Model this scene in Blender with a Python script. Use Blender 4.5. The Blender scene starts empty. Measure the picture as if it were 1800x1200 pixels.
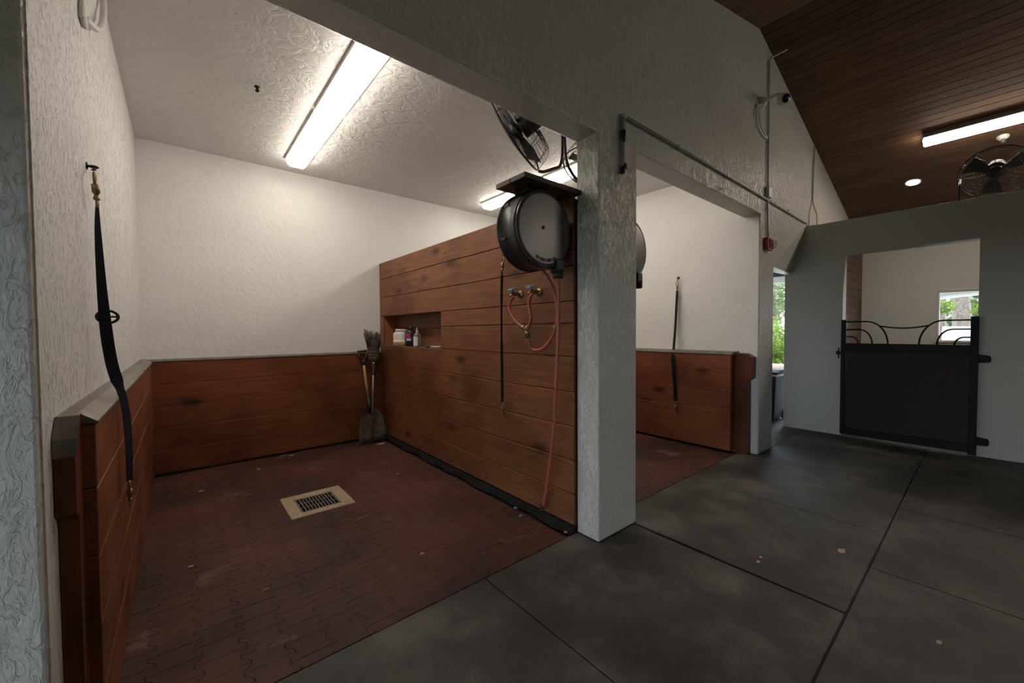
import bpy, bmesh, math, random
from mathutils import Vector, Matrix
random.seed(7)
C = bpy.context.scene.collection
S = bpy.context.scene
PI = math.pi

# ------------------------------------------------------------------ camera
cam_d = bpy.data.cameras.new('camera'); cam = bpy.data.objects.new('camera', cam_d); C.objects.link(cam)
cam_d.sensor_width = 36.0; cam_d.lens = 13.96; cam_d.clip_start = 0.05; cam_d.clip_end = 300
YAW, PITCH, ROLL = math.radians(39.90), math.radians(-1.54), math.radians(-0.34)
fwd = Vector((math.sin(YAW)*math.cos(PITCH), math.cos(YAW)*math.cos(PITCH), math.sin(PITCH)))
rt0 = Vector((math.cos(YAW), -math.sin(YAW), 0)); up0 = rt0.cross(fwd)
rt = rt0*math.cos(ROLL) + up0*math.sin(ROLL); up = -rt0*math.sin(ROLL) + up0*math.cos(ROLL)
M = Matrix((rt, up, -fwd)).transposed().to_4x4(); M.translation = (0, 0, 1.5)
cam.matrix_world = M
S.camera = cam

# ------------------------------------------------------------------ world, sun, exposure
S.view_settings.view_transform = 'Standard'; S.view_settings.look = 'None'
S.view_settings.gamma = 1.0; S.view_settings.use_curve_mapping = False
S.view_settings.exposure = 0.0
W = bpy.data.worlds.new('sky'); S.world = W; W.use_nodes = True
bg = W.node_tree.nodes['Background']; bg.inputs[0].default_value = (0.74, 0.88, 1.0, 1); bg.inputs[1].default_value = 8.5
sd = bpy.data.lights.new('sun', 'SUN'); sd.energy = 3.2; sd.color = (1, 0.95, 0.86); sd.angle = 0.02
sun = bpy.data.objects.new('sun', sd); C.objects.link(sun)
sun.rotation_euler = Vector((-0.28, -0.50, -0.82)).to_track_quat('-Z', 'Y').to_euler()
LAMP = 19.0            # radiance of the strip light diffusers
LAMP_COL = (1.0, 0.90, 0.785)

# ------------------------------------------------------------------ materials
def new_mat(name):
    m = bpy.data.materials.new(name); m.use_nodes = True
    nt = m.node_tree; b = nt.nodes['Principled BSDF']
    return m, nt, b
def N(nt, t, **kw):
    n = nt.nodes.new(t)
    for k, v in kw.items():
        if k in n.inputs.keys(): n.inputs[k].default_value = v
        else: setattr(n, k, v)
    return n
def lk(nt, a, b): nt.links.new(a, b)
def c4(c): return (c[0], c[1], c[2], 1)
def coords(nt, scale=(1, 1, 1), rot=(0, 0, 0)):
    g = N(nt, 'ShaderNodeNewGeometry'); mp = N(nt, 'ShaderNodeMapping')
    mp.inputs['Scale'].default_value = scale; mp.inputs['Rotation'].default_value = rot
    lk(nt, g.outputs['Position'], mp.inputs['Vector'])
    return mp.outputs['Vector']
def ramp(nt, fac, stops):
    r = N(nt, 'ShaderNodeValToRGB'); e = r.color_ramp.elements
    e[0].position, e[0].color = stops[0][0], c4(stops[0][1])
    e[1].position, e[1].color = stops[-1][0], c4(stops[-1][1])
    for p, c in stops[1:-1]:
        x = e.new(p); x.color = c4(c)
    lk(nt, fac, r.inputs['Fac']); return r.outputs['Color']
def mixc(nt, fac, a, b):
    m = N(nt, 'ShaderNodeMix', data_type='RGBA')
    if isinstance(fac, float): m.inputs[0].default_value = fac
    else: lk(nt, fac, m.inputs[0])
    for i, x in ((6, a), (7, b)):
        if isinstance(x, tuple): m.inputs[i].default_value = c4(x)
        else: lk(nt, x, m.inputs[i])
    return m.outputs[2]

def plain(name, col, rough=0.5, metal=0.0, spec=0.5, bump=0.0, scale=60, var=0.0, emit=0.0, ecol=None, trans=0.0):
    m, nt, b = new_mat(name)
    b.inputs['Base Color'].default_value = c4(col); b.inputs['Roughness'].default_value = rough
    b.inputs['Metallic'].default_value = metal; b.inputs['Specular IOR Level'].default_value = spec
    if trans: b.inputs['Transmission Weight'].default_value = trans
    if emit:
        b.inputs['Emission Color'].default_value = c4(ecol or col); b.inputs['Emission Strength'].default_value = emit
    if bump or var:
        n = N(nt, 'ShaderNodeTexNoise', Scale=scale, Detail=5.0); lk(nt, coords(nt), n.inputs['Vector'])
        if var:
            d = tuple(x*(1-var) for x in col); l = tuple(min(1, x*(1+var)) for x in col)
            lk(nt, ramp(nt, n.outputs['Fac'], [(0.3, d), (0.7, l)]), b.inputs['Base Color'])
        if bump:
            bp = N(nt, 'ShaderNodeBump', Strength=bump, Distance=0.004); lk(nt, n.outputs['Fac'], bp.inputs['Height'])
            lk(nt, bp.outputs['Normal'], b.inputs['Normal'])
    return m

def stucco(name, col, rough=0.42, strength=0.5, stretch=1.0, scale=16, dist=0.006, pits=False):
    # skip-trowel render: flat plateaus with torn edges, plus a fine brush grain
    m, nt, b = new_mat(name)
    v = coords(nt, (1, 1, 1/stretch))
    n1 = N(nt, 'ShaderNodeTexNoise', Scale=float(scale), Detail=6.0, Roughness=0.62, Distortion=1.4); lk(nt, v, n1.inputs['Vector'])
    pl = ramp(nt, n1.outputs['Fac'], [(0.40, (0, 0, 0)), (0.435, (0.9, 0.9, 0.9)), (0.60, (1, 1, 1))] if pits else [(0.40, (0, 0, 0)), (0.50, (0.85, 0.85, 0.85)), (0.62, (1, 1, 1))])
    n2 = N(nt, 'ShaderNodeTexNoise', Scale=float(scale*6), Detail=4.0, Roughness=0.7); lk(nt, v, n2.inputs['Vector'])
    ad = N(nt, 'ShaderNodeMath', operation='MULTIPLY_ADD'); ad.inputs[1].default_value = 0.35
    lk(nt, n2.outputs['Fac'], ad.inputs[0]); lk(nt, pl, ad.inputs[2])
    bp = N(nt, 'ShaderNodeBump', Strength=strength, Distance=dist); lk(nt, ad.outputs[0], bp.inputs['Height'])
    lk(nt, bp.outputs['Normal'], b.inputs['Normal'])
    n3 = N(nt, 'ShaderNodeTexNoise', Scale=1.1, Detail=4.0); lk(nt, coords(nt), n3.inputs['Vector'])
    lk(nt, ramp(nt, n3.outputs['Fac'], [(0.3, tuple(x*0.92 for x in col)), (0.7, col)]), b.inputs['Base Color'])
    b.inputs['Roughness'].default_value = rough
    return m

def wood(name, axis, lo, hi, rough=0.42, grain=1.0, knots=True, calm=False):
    # long-grain boards; 'tone' is a per-board attribute
    m, nt, b = new_mat(name)
    sc = [22.0, 22.0, 22.0]; sc['xyz'.index(axis)] = 0.9
    at = N(nt, 'ShaderNodeAttribute', attribute_name='tone')
    g = N(nt, 'ShaderNodeNewGeometry')
    mp = N(nt, 'ShaderNodeMapping'); mp.inputs['Scale'].default_value = sc
    off = N(nt, 'ShaderNodeVectorMath', operation='MULTIPLY_ADD'); off.inputs[1].default_value = (9.0, 7.0, 5.0)
    lk(nt, at.outputs['Vector'], off.inputs[0]); lk(nt, g.outputs['Position'], off.inputs[2])
    lk(nt, off.outputs[0], mp.inputs['Vector'])
    n = N(nt, 'ShaderNodeTexNoise', Scale=2.2, Detail=8.0, Roughness=0.65, Distortion=0.6); lk(nt, mp.outputs['Vector'], n.inputs['Vector'])
    base = ramp(nt, n.outputs['Fac'], [(0.28, lo), (0.5, tuple((a+c)/2 for a, c in zip(lo, hi))), (0.72, hi)])
    big = N(nt, 'ShaderNodeTexNoise', Scale=1.6, Detail=3.0); lk(nt, off.outputs[0], big.inputs['Vector'])
    bigc = ramp(nt, big.outputs['Fac'], [(0.36, (0.85,)*3), (0.62, (1.08,)*3)] if calm else [(0.34, (0.62, 0.58, 0.55)), (0.60, (1.14, 1.11, 1.08))])
    mu = N(nt, 'ShaderNodeMix', data_type='RGBA', blend_type='MULTIPLY'); mu.inputs[0].default_value = 1.0
    lk(nt, base, mu.inputs[6]); lk(nt, bigc, mu.inputs[7]); col = mu.outputs[2]
    tc = ramp(nt, at.outputs['Fac'], [(0.0, (0.88,)*3), (1.0, (1.10,)*3)] if calm else [(0.0, (0.66, 0.62, 0.60)), (1.0, (1.25, 1.2, 1.15))])
    mt = N(nt, 'ShaderNodeMix', data_type='RGBA', blend_type='MULTIPLY'); mt.inputs[0].default_value = 1.0
    lk(nt, col, mt.inputs[6]); lk(nt, tc, mt.inputs[7]); col = mt.outputs[2]
    if knots:
        sk = [3.4, 3.4, 3.4]; sk['xyz'.index(axis)] = 1.5
        mk = N(nt, 'ShaderNodeMapping'); mk.inputs['Scale'].default_value = sk; lk(nt, off.outputs[0], mk.inputs['Vector'])
        vo = N(nt, 'ShaderNodeTexVoronoi', Scale=1.0); lk(nt, mk.outputs['Vector'], vo.inputs['Vector'])
        kf = ramp(nt, vo.outputs['Distance'], [(0.08, (1, 1, 1)), (0.20, (0, 0, 0))])
        col = mixc(nt, kf, col, tuple(x*0.30 for x in lo))
    lk(nt, col, b.inputs['Base Color'])
    bp = N(nt, 'ShaderNodeBump', Strength=0.25*grain, Distance=0.003); lk(nt, n.outputs['Fac'], bp.inputs['Height'])
    lk(nt, bp.outputs['Normal'], b.inputs['Normal'])
    b.inputs['Specular IOR Level'].default_value = 0.3
    rr = ramp(nt, n.outputs['Fac'], [(0.2, (rough+0.15,)*3), (0.8, (rough-0.05,)*3)]); lk(nt, rr, b.inputs['Roughness'])
    return m

def rubber(name, col):
    m, nt, b = new_mat(name); v = coords(nt)
    n = N(nt, 'ShaderNodeTexNoise', Scale=1.7, Detail=7.0, Roughness=0.62); lk(nt, v, n.inputs['Vector'])
    n2 = N(nt, 'ShaderNodeTexNoise', Scale=160.0, Detail=3.0); lk(nt, v, n2.inputs['Vector'])
    n3 = N(nt, 'ShaderNodeTexNoise', Scale=9.0, Detail=6.0, Roughness=0.7); lk(nt, v, n3.inputs['Vector'])
    base = ramp(nt, n.outputs['Fac'], [(0.34, tuple(x*0.5 for x in col)), (0.50, col), (0.64, tuple(x*2.0 for x in col))])
    spk = ramp(nt, n3.outputs['Fac'], [(0.58, (0, 0, 0)), (0.78, (0.6, 0.6, 0.6))])
    lk(nt, mixc(nt, spk, base, (0.16, 0.14, 0.12)), b.inputs['Base Color'])
    bp = N(nt, 'ShaderNodeBump', Strength=0.35, Distance=0.002); lk(nt, n2.outputs['Fac'], bp.inputs['Height'])
    lk(nt, bp.outputs['Normal'], b.inputs['Normal'])
    lk(nt, ramp(nt, n.outputs['Fac'], [(0.3, (0.50,)*3), (0.7, (0.72,)*3)]), b.inputs['Roughness'])
    b.inputs['Specular IOR Level'].default_value = 0.35
    return m

def paver_mat():
    m, nt, b = new_mat('red_rubber_paver'); v = coords(nt)
    at = N(nt, 'ShaderNodeAttribute', attribute_name='tone')
    base = ramp(nt, at.outputs['Fac'], [(0, (0.082, 0.033, 0.027)), (1, (0.098, 0.037, 0.029))])
    n = N(nt, 'ShaderNodeTexNoise', Scale=0.9, Detail=9.0, Roughness=0.62); lk(nt, v, n.inputs['Vector'])
    st = ramp(nt, n.outputs['Fac'], [(0.40, (0.50, 0.52, 0.58)), (0.62, (1.35, 1.2, 1.12))])
    mu = N(nt, 'ShaderNodeMix', data_type='RGBA', blend_type='MULTIPLY'); mu.inputs[0].default_value = 1.0
    lk(nt, base, mu.inputs[6]); lk(nt, st, mu.inputs[7])
    n3 = N(nt, 'ShaderNodeTexNoise', Scale=2.6, Detail=9.0, Roughness=0.6, Distortion=0.4); lk(nt, v, n3.inputs['Vector'])
    du = ramp(nt, n3.outputs['Fac'], [(0.60, (0, 0, 0)), (0.66, (0.40, 0.40, 0.40))])
    col = mixc(nt, du, mu.outputs[2], (0.24, 0.16, 0.13))
    lk(nt, col, b.inputs['Base Color'])
    n2 = N(nt, 'ShaderNodeTexNoise', Scale=220.0, Detail=2.0); lk(nt, v, n2.inputs['Vector'])
    bp = N(nt, 'ShaderNodeBump', Strength=0.5, Distance=0.002); lk(nt, n2.outputs['Fac'], bp.inputs['Height'])
    lk(nt, bp.outputs['Normal'], b.inputs['Normal']); b.inputs['Roughness'].default_value = 0.62
    b.inputs['Specular IOR Level'].default_value = 0.35
    return m

def leaf_mat(name, a, b_):
    m, nt, b = new_mat(name)
    n = N(nt, 'ShaderNodeTexNoise', Scale=3.0, Detail=3.0); lk(nt, coords(nt), n.inputs['Vector'])
    lk(nt, ramp(nt, n.outputs['Fac'], [(0.3, a), (0.7, b_)]), b.inputs['Base Color'])
    b.inputs['Roughness'].default_value = 0.6
    b.inputs['Subsurface Weight'].default_value = 0.0
    tr = N(nt, 'ShaderNodeBsdfTranslucent'); tr.inputs['Color'].default_value = c4(b_)
    mx = N(nt, 'ShaderNodeMixShader'); mx.inputs[0].default_value = 0.4
    lk(nt, b.outputs[0], mx.inputs[1]); lk(nt, tr.outputs[0], mx.inputs[2])
    lk(nt, mx.outputs[0], nt.nodes['Material Output'].inputs['Surface'])
    return m

WHITE = (0.82, 0.81, 0.785)
M_ = dict(
    stucco=stucco('white_stucco', WHITE, 0.55, 0.45, 1.0, 13),
    stucco_rough=stucco('white_stucco_knocked', WHITE, 0.40, 1.0, 1.8, 36, 0.011, True),
    stucco_front=stucco('white_stucco_brushed', (0.74, 0.72, 0.675), 0.24, 0.75, 2.3, 30, 0.008),
    stucco_ceil=stucco('white_stucco_ceiling', (0.84, 0.82, 0.785), 0.6, 0.7, 1.0, 9, 0.008),
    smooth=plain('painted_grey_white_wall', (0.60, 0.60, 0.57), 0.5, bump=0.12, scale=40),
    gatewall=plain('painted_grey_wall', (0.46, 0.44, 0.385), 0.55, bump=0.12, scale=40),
    wood_y=wood('stained_planks_lengthwise', 'y', (0.175, 0.072, 0.033), (0.370, 0.165, 0.080)),
    wood_wet=wood('richly_stained_planks', 'y', (0.265, 0.056, 0.007), (0.530, 0.140, 0.016)),
    wood_yd=wood('dark_stained_planks_lengthwise', 'y', (0.185, 0.066, 0.032), (0.400, 0.145, 0.068)),
    wood_xd=wood('dark_stained_planks_crosswise', 'x', (0.185, 0.066, 0.032), (0.400, 0.145, 0.068)),
    wood_zd=wood('dark_stained_posts', 'z', (0.110, 0.038, 0.018), (0.240, 0.080, 0.036), knots=False),
    wood_roof=wood('dark_ceiling_planks', 'y', (0.115, 0.062, 0.038), (0.185, 0.098, 0.058), 0.62, knots=False, calm=True),
    wood_room=wood('reddish_room_planks', 'x', (0.13, 0.07, 0.05), (0.22, 0.12, 0.085)),
    wood_board=wood('weathered_grey_brown_board', 'x', (0.07, 0.05, 0.04), (0.14, 0.10, 0.08)),
    paver=paver_mat(),
    joint=plain('dark_joint_grit', (0.030, 0.017, 0.014), 0.9, bump=0.4, scale=120),
    mat=rubber('black_rubber_mat', (0.064, 0.059, 0.053)),
    slab=rubber('dark_slab', (0.045, 0.042, 0.038)),
    cap=plain('grey_metal_capping', (0.235, 0.205, 0.175), 0.38, 0.7, var=0.25, scale=9),
    black=plain('black_plastic', (0.022, 0.022, 0.023), 0.42, bump=0.15, scale=140),
    reel=plain('dark_grey_moulded_plastic', (0.085, 0.080, 0.074), 0.30, spec=0.8, bump=0.12, scale=130, var=0.2),
    drum=plain('black_moulded_drum', (0.026, 0.026, 0.026), 0.40, bump=0.1, scale=130),
    lettering=plain('raised_grey_lettering', (0.17, 0.17, 0.165), 0.5),
    edging=plain('perished_black_rubber', (0.016, 0.015, 0.014), 0.85, spec=0.15, bump=0.5, scale=50, var=0.5),
    steel=plain('dark_wire', (0.035, 0.034, 0.032), 0.4, 0.6),
    galv=plain('galvanised_metal', (0.42, 0.43, 0.42), 0.38, 0.8),
    brass=plain('worn_brass', (0.30, 0.225, 0.12), 0.42, 0.85, var=0.3),
    pipe=plain('grey_green_conduit', (0.46, 0.47, 0.43), 0.4, var=0.08),
    pvc=plain('white_plastic', (0.70, 0.70, 0.67), 0.35),
    hose=plain('red_rubber_hose', (0.40, 0.100, 0.065), 0.45, var=0.12, scale=20),
    blue=plain('blue_enamel_handle', (0.10, 0.30, 0.46), 0.35),
    webbing=plain('black_nylon_webbing', (0.012, 0.013, 0.018), 0.8, spec=0.2, bump=0.5, scale=300),
    red=plain('red_enamel', (0.33, 0.018, 0.014), 0.35),
    glass=plain('clear_plastic', (0.85, 0.88, 0.85), 0.12, trans=0.85),
    milky=plain('milky_plastic', (0.62, 0.60, 0.52), 0.4, var=0.06),
    cream=plain('cream_contents', (0.72, 0.62, 0.42), 0.6),
    purple=plain('dark_purple_plastic', (0.035, 0.014, 0.040), 0.3),
    magenta=plain('magenta_label', (0.42, 0.02, 0.13), 0.5),
    label=plain('pale_label', (0.68, 0.66, 0.70), 0.5),
    handle=plain('pale_ash_handle', (0.45, 0.29, 0.12), 0.5, var=0.2, scale=14),
    scoop=plain('worn_grey_scoop', (0.115, 0.105, 0.088), 0.5, var=0.45, scale=14),
    bristle=plain('dark_broom_straw', (0.075, 0.048, 0.036), 0.9, var=0.5, scale=80),
    stitch=plain('pale_binding', (0.42, 0.28, 0.22), 0.8),
    concrete=plain('cream_cast_concrete', (0.42, 0.32, 0.215), 0.75, bump=0.5, scale=45, var=0.22),
    sump=plain('black_drain_depth', (0.003, 0.003, 0.003), 0.6, spec=0.1),  # near-black sheet stands in for the dark depth of the drain
    grate=plain('dark_cast_grate', (0.150, 0.140, 0.125), 0.6, 0.0),
    iron=plain('black_painted_iron', (0.011, 0.011, 0.011), 0.5, spec=0.12),
    gatepanel=plain('dark_brown_gate_panel', (0.036, 0.025, 0.023), 0.6, spec=0.15, var=0.25, scale=90),
    straw=plain('dry_straw', (0.46, 0.36, 0.11), 0.8),
    chip=plain('pale_wood_chip', (0.48, 0.36, 0.24), 0.8),
    bin=plain('dark_blue_bin_plastic', (0.008, 0.010, 0.022), 0.55, spec=0.2),
    rim=plain('pale_grey_bin_rim', (0.50, 0.52, 0.54), 0.4),
    bark=plain('grey_fibrous_bark', (0.135, 0.105, 0.085), 0.9, bump=0.8, scale=18, var=0.4),
    leaf=leaf_mat('bright_leaves', (0.035, 0.075, 0.008), (0.13, 0.19, 0.018)),
    leaf2=leaf_mat('pale_leaves', (0.06, 0.09, 0.03), (0.17, 0.20, 0.09)),
    pave=plain('pale_paving', (0.30, 0.28, 0.25), 0.8, var=0.08, scale=3),
    dark_ground=plain('dark_unseen_ground', (0.045, 0.065, 0.025), 0.9, var=0.4, scale=5),
    tan=plain('tan_border', (0.50, 0.36, 0.27), 0.8, var=0.1, scale=5),
    darkbeam=plain('dark_brown_beam', (0.030, 0.024, 0.018), 0.8),
    extwhite=plain('white_render', (0.80, 0.80, 0.79), 0.7),
    lens=plain('lit_diffuser', (0.9, 0.9, 0.88), 0.5, emit=LAMP, ecol=LAMP_COL),
    lens2=plain('lit_aisle_diffuser', (0.9, 0.9, 0.88), 0.5, emit=36.0, ecol=(1.0, 0.86, 0.70)),
    spot=plain('lit_downlight', (0.9, 0.9, 0.88), 0.5, emit=34.0, ecol=(1.0, 0.92, 0.82)),
    black_lens=plain('black_glossy_dome', (0.006, 0.006, 0.008), 0.12),
)

# ------------------------------------------------------------------ mesh helpers
class MB:
    def __init__(self): self.bm = bmesh.new(); self.tone = self.bm.faces.layers.float.new('tone')
    def _tone(self, faces, t):
        for f in faces: f[self.tone] = t
    def box(self, x0, x1, y0, y1, z0, z1, tone=0.5, bevel=0.0, seg=1, mi=0, mat=None):
        r = bmesh.ops.create_cube(self.bm, size=1.0); vs = r['verts']
        for v in vs: v.co = Vector(((x0+x1)/2+v.co.x*(x1-x0), (y0+y1)/2+v.co.y*(y1-y0), (z0+z1)/2+v.co.z*(z1-z0)))
        fs = list({f for v in vs for f in v.link_faces})
        if bevel:
            es = list({e for v in vs for e in v.link_edges})
            rb = bmesh.ops.bevel(self.bm, geom=es, offset=bevel, segments=seg, profile=0.5, affect='EDGES', clamp_overlap=True)
            fs = list(set([f for f in fs if f.is_valid]) | set(rb['faces']))
            vs = list({v for f in fs for v in f.verts})
        self._tone(fs, tone)
        for f in fs: f.material_index = mi
        if mat is not None: bmesh.ops.transform(self.bm, matrix=mat, verts=vs)
        return fs
    def prism(self, pts, axis, a, b, tone=0.5, bevel=0.0, seg=2, mi=0):
        # pts are 2D in the two other axes (xyz order), extruded along axis from a to b
        k = 'xyz'.index(axis)
        def mk(p, t):
            q = list(p); q.insert(k, t); return self.bm.verts.new(q)
        A = [mk(p, a) for p in pts]; B = [mk(p, b) for p in pts]; n = len(pts)
        fs = [self.bm.faces.new(A), self.bm.faces.new(B[::-1])]
        for i in range(n): fs.append(self.bm.faces.new((A[(i+1) % n], A[i], B[i], B[(i+1) % n])))
        bmesh.ops.recalc_face_normals(self.bm, faces=fs)
        if bevel:
            es = list({e for f in fs for e in f.edges})
            rb = bmesh.ops.bevel(self.bm, geom=es, offset=bevel, segments=seg, profile=0.5, affect='EDGES', clamp_overlap=True)
            fs = list(set(f for f in fs if f.is_valid) | set(rb['faces']))
        self._tone(fs, tone)
        for f in fs: f.material_index = mi
        return fs
    def tube(self, pts, r, seg=8, closed=False, tone=0.5, flat=None, smooth_n=0):
        pts = [Vector(p) for p in pts]
        if smooth_n: pts = catmull(pts, smooth_n, closed)
        n = len(pts); rings = []; prev = None
        for i, p in enumerate(pts):
            if closed: d = pts[(i+1) % n] - pts[i-1]
            else: d = pts[min(i+1, n-1)] - pts[max(i-1, 0)]
            if d.length < 1e-9: d = Vector((0, 0, 1))
            d.normalize()
            if prev is None:
                ref = Vector((0, 0, 1)) if abs(d.z) < 0.9 else Vector((1, 0, 0))
                u = ref.cross(d).normalized()
            else: u = (prev - d*prev.dot(d)).normalized()
            prev = u; w = d.cross(u)
            rr = r[i] if isinstance(r, (list, tuple)) and not smooth_n else (r if not isinstance(r, (list, tuple)) else r[0])
            rings.append([self.bm.verts.new(p + u*(math.cos(2*PI*k/seg)*rr) + w*(math.sin(2*PI*k/seg)*rr)) for k in range(seg)])
        m = n if closed else n-1; fs = []
        for i in range(m):
            a, b = rings[i], rings[(i+1) % n]
            for k in range(seg): fs.append(self.bm.faces.new((a[k], a[(k+1) % seg], b[(k+1) % seg], b[k])))
        if not closed: fs += [self.bm.faces.new(rings[0][::-1]), self.bm.faces.new(rings[-1])]
        for f in fs: f.smooth = True
        self._tone(fs, tone); return fs
    def lathe(self, prof, c, axis=(0, 0, 1), seg=20, smooth=True):
        # prof: list of (radius, height) along axis from c
        ax = Vector(axis).normalized(); ref = Vector((0, 0, 1)) if abs(ax.z) < 0.9 else Vector((1, 0, 0))
        u = ref.cross(ax).normalized(); w = ax.cross(u); c = Vector(c); rings = []
        for r, h in prof:
            if r < 1e-6: rings.append([self.bm.verts.new(c + ax*h)])
            else: rings.append([self.bm.verts.new(c + ax*h + (u*math.cos(2*PI*k/seg)+w*math.sin(2*PI*k/seg))*r) for k in range(seg)])
        fs = []
        for a, b in zip(rings, rings[1:]):
            for k in range(seg):
                k2 = (k+1) % seg
                if len(a) == 1 and len(b) == 1: continue
                if len(a) == 1: fs.append(self.bm.faces.new((a[0], b[k2], b[k])))
                elif len(b) == 1: fs.append(self.bm.faces.new((a[k], a[k2], b[0])))
                else: fs.append(self.bm.faces.new((a[k], a[k2], b[k2], b[k])))
        if len(rings[0]) > 1: fs.append(self.bm.faces.new(rings[0][::-1]))
        if len(rings[-1]) > 1: fs.append(self.bm.faces.new(rings[-1]))
        for f in fs:
            if smooth and len(f.verts) <= 4: f.smooth = True
        self._tone(fs, 0.5); return fs
    def poly(self, pts, tone=0.5):
        f = self.bm.faces.new([self.bm.verts.new(p) for p in pts]); f[self.tone] = tone; return f
    def ribbon(self, pts, wdirs, w, th=0.002):
        # flat strap: centre points, width direction per point, width, thickness
        pts = [Vector(p) for p in pts]; n = len(pts); rings = []
        for i, p in enumerate(pts):
            d = (pts[min(i+1, n-1)] - pts[max(i-1, 0)]).normalized()
            a = Vector(wdirs[i]); a = (a - d*a.dot(d)).normalized(); b = d.cross(a)
            ww = w[i] if isinstance(w, (list, tuple)) else w
            rings.append([self.bm.verts.new(p + a*sx*ww/2 + b*sy*th/2) for sx, sy in ((-1, -1), (1, -1), (1, 1), (-1, 1))])
        for a, b in zip(rings, rings[1:]):
            for k in range(4): self.bm.faces.new((a[k], a[(k+1) % 4], b[(k+1) % 4], b[k]))
        self.bm.faces.new(rings[0][::-1]); self.bm.faces.new(rings[-1])
    def build(self, name, mat, parent=None, origin=None, bevel=0.0):
        bm = self.bm
        bmesh.ops.recalc_face_normals(bm, faces=bm.faces)
        if origin is None:
            if parent is not None: origin = wpos(parent)
            else:
                xs = [v.co for v in bm.verts]
                origin = Vector([(min(v[i] for v in xs)+max(v[i] for v in xs))/2 for i in range(3)])
                origin.z = min(v.z for v in xs)
        origin = Vector(origin)
        for v in bm.verts: v.co -= origin
        me = bpy.data.meshes.new(name); bm.to_mesh(me); bm.free()
        for mm in (mat if isinstance(mat, (list, tuple)) else [mat]): me.materials.append(mm)
        o = bpy.data.objects.new(name, me); C.objects.link(o)
        WP[o.name] = origin
        if parent is not None: o.parent = parent; o.location = origin - wpos(parent)
        else: o.location = origin
        if bevel:
            bv = o.modifiers.new('edge', 'BEVEL'); bv.width = bevel; bv.segments = 2; bv.limit_method = 'ANGLE'; bv.angle_limit = math.radians(40)
        return o
WP = {}
def wpos(o): return Vector(WP[o.name])
def catmull(p, n, closed=False):
    out = []; L = len(p); rng = range(L if closed else L-1)
    g = (lambda i: p[i % L]) if closed else (lambda i: p[max(0, min(L-1, i))])
    for i in rng:
        a, b, c, d = g(i-1), g(i), g(i+1), g(i+2)
        for k in range(n):
            t = k/n
            out.append(0.5*((2*b)+(c-a)*t+(2*a-5*b+4*c-d)*t*t+(3*b-a-3*c+d)*t*t*t))
    if not closed: out.append(p[-1])
    return out
def thing(name, label, cat, loc, group=None):
    o = bpy.data.objects.new(name, None); o.empty_display_size = 0.1; C.objects.link(o)
    o.location = loc; WP[o.name] = Vector(loc); o['label'] = label; o['category'] = cat
    if group: o['group'] = group
    return o
def tag(o, label, cat, group=None):
    o['label'] = label; o['category'] = cat
    if group: o['group'] = group
    return o
def struct(o): o['kind'] = 'structure'; return o
def copy_tree(o, label, group=None, loc=None, rz=None):
    c = o.copy(); C.objects.link(c); c['label'] = label
    if group: c['group'] = group
    if loc is not None: c.location = loc
    if rz is not None: c.rotation_euler = (0, 0, rz)
    WP[c.name] = Vector(c.location)
    for ch in list(o.children):
        d = ch.copy(); C.objects.link(d); d.parent = c
        for g in list(ch.children):
            e = g.copy(); C.objects.link(e); e.parent = d
    return c

# ------------------------------------------------------------------ dimensions
F, B = 1.736, 1.933           # front and back face of the stall front wall
L, P0, P1 = -0.312, 5.282, 5.755
C0, C1 = 2.238, 2.705         # middle column
K = 5.594                     # stall back wall
ZC = 3.495                    # stall ceiling
ZH = 2.862                    # underside of the stall headers
G0, G1 = 7.124, 7.324         # far gate wall
ZG = 3.012
RX, RZ = 5.2, 4.956           # aisle ridge
def roof_z(x): return RZ - (0.2885*(x-RX) if x > RX else 0.247*(RX-x))
LX = -3.4                     # left end of the aisle
YB = -8.0                     # aisle wall behind the camera
RXE = 11.2                    # right end of the roof
FX = 10.5                     # far wall of the room behind the gate

# ------------------------------------------------------------------ the setting
m = MB()
m.box(LX, G1, YB, B+0.02, -0.10, -0.012)
m.box(L, P0, B, K, -0.10, -0.030, mi=1)
m.box(P1, 9.1, B, 3.2, -0.10, -0.012)
m.box(G1, FX, -1.9, 1.9, -0.10, -0.012)
struct(m.build('floor', [M_['slab'], M_['joint']]))

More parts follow.
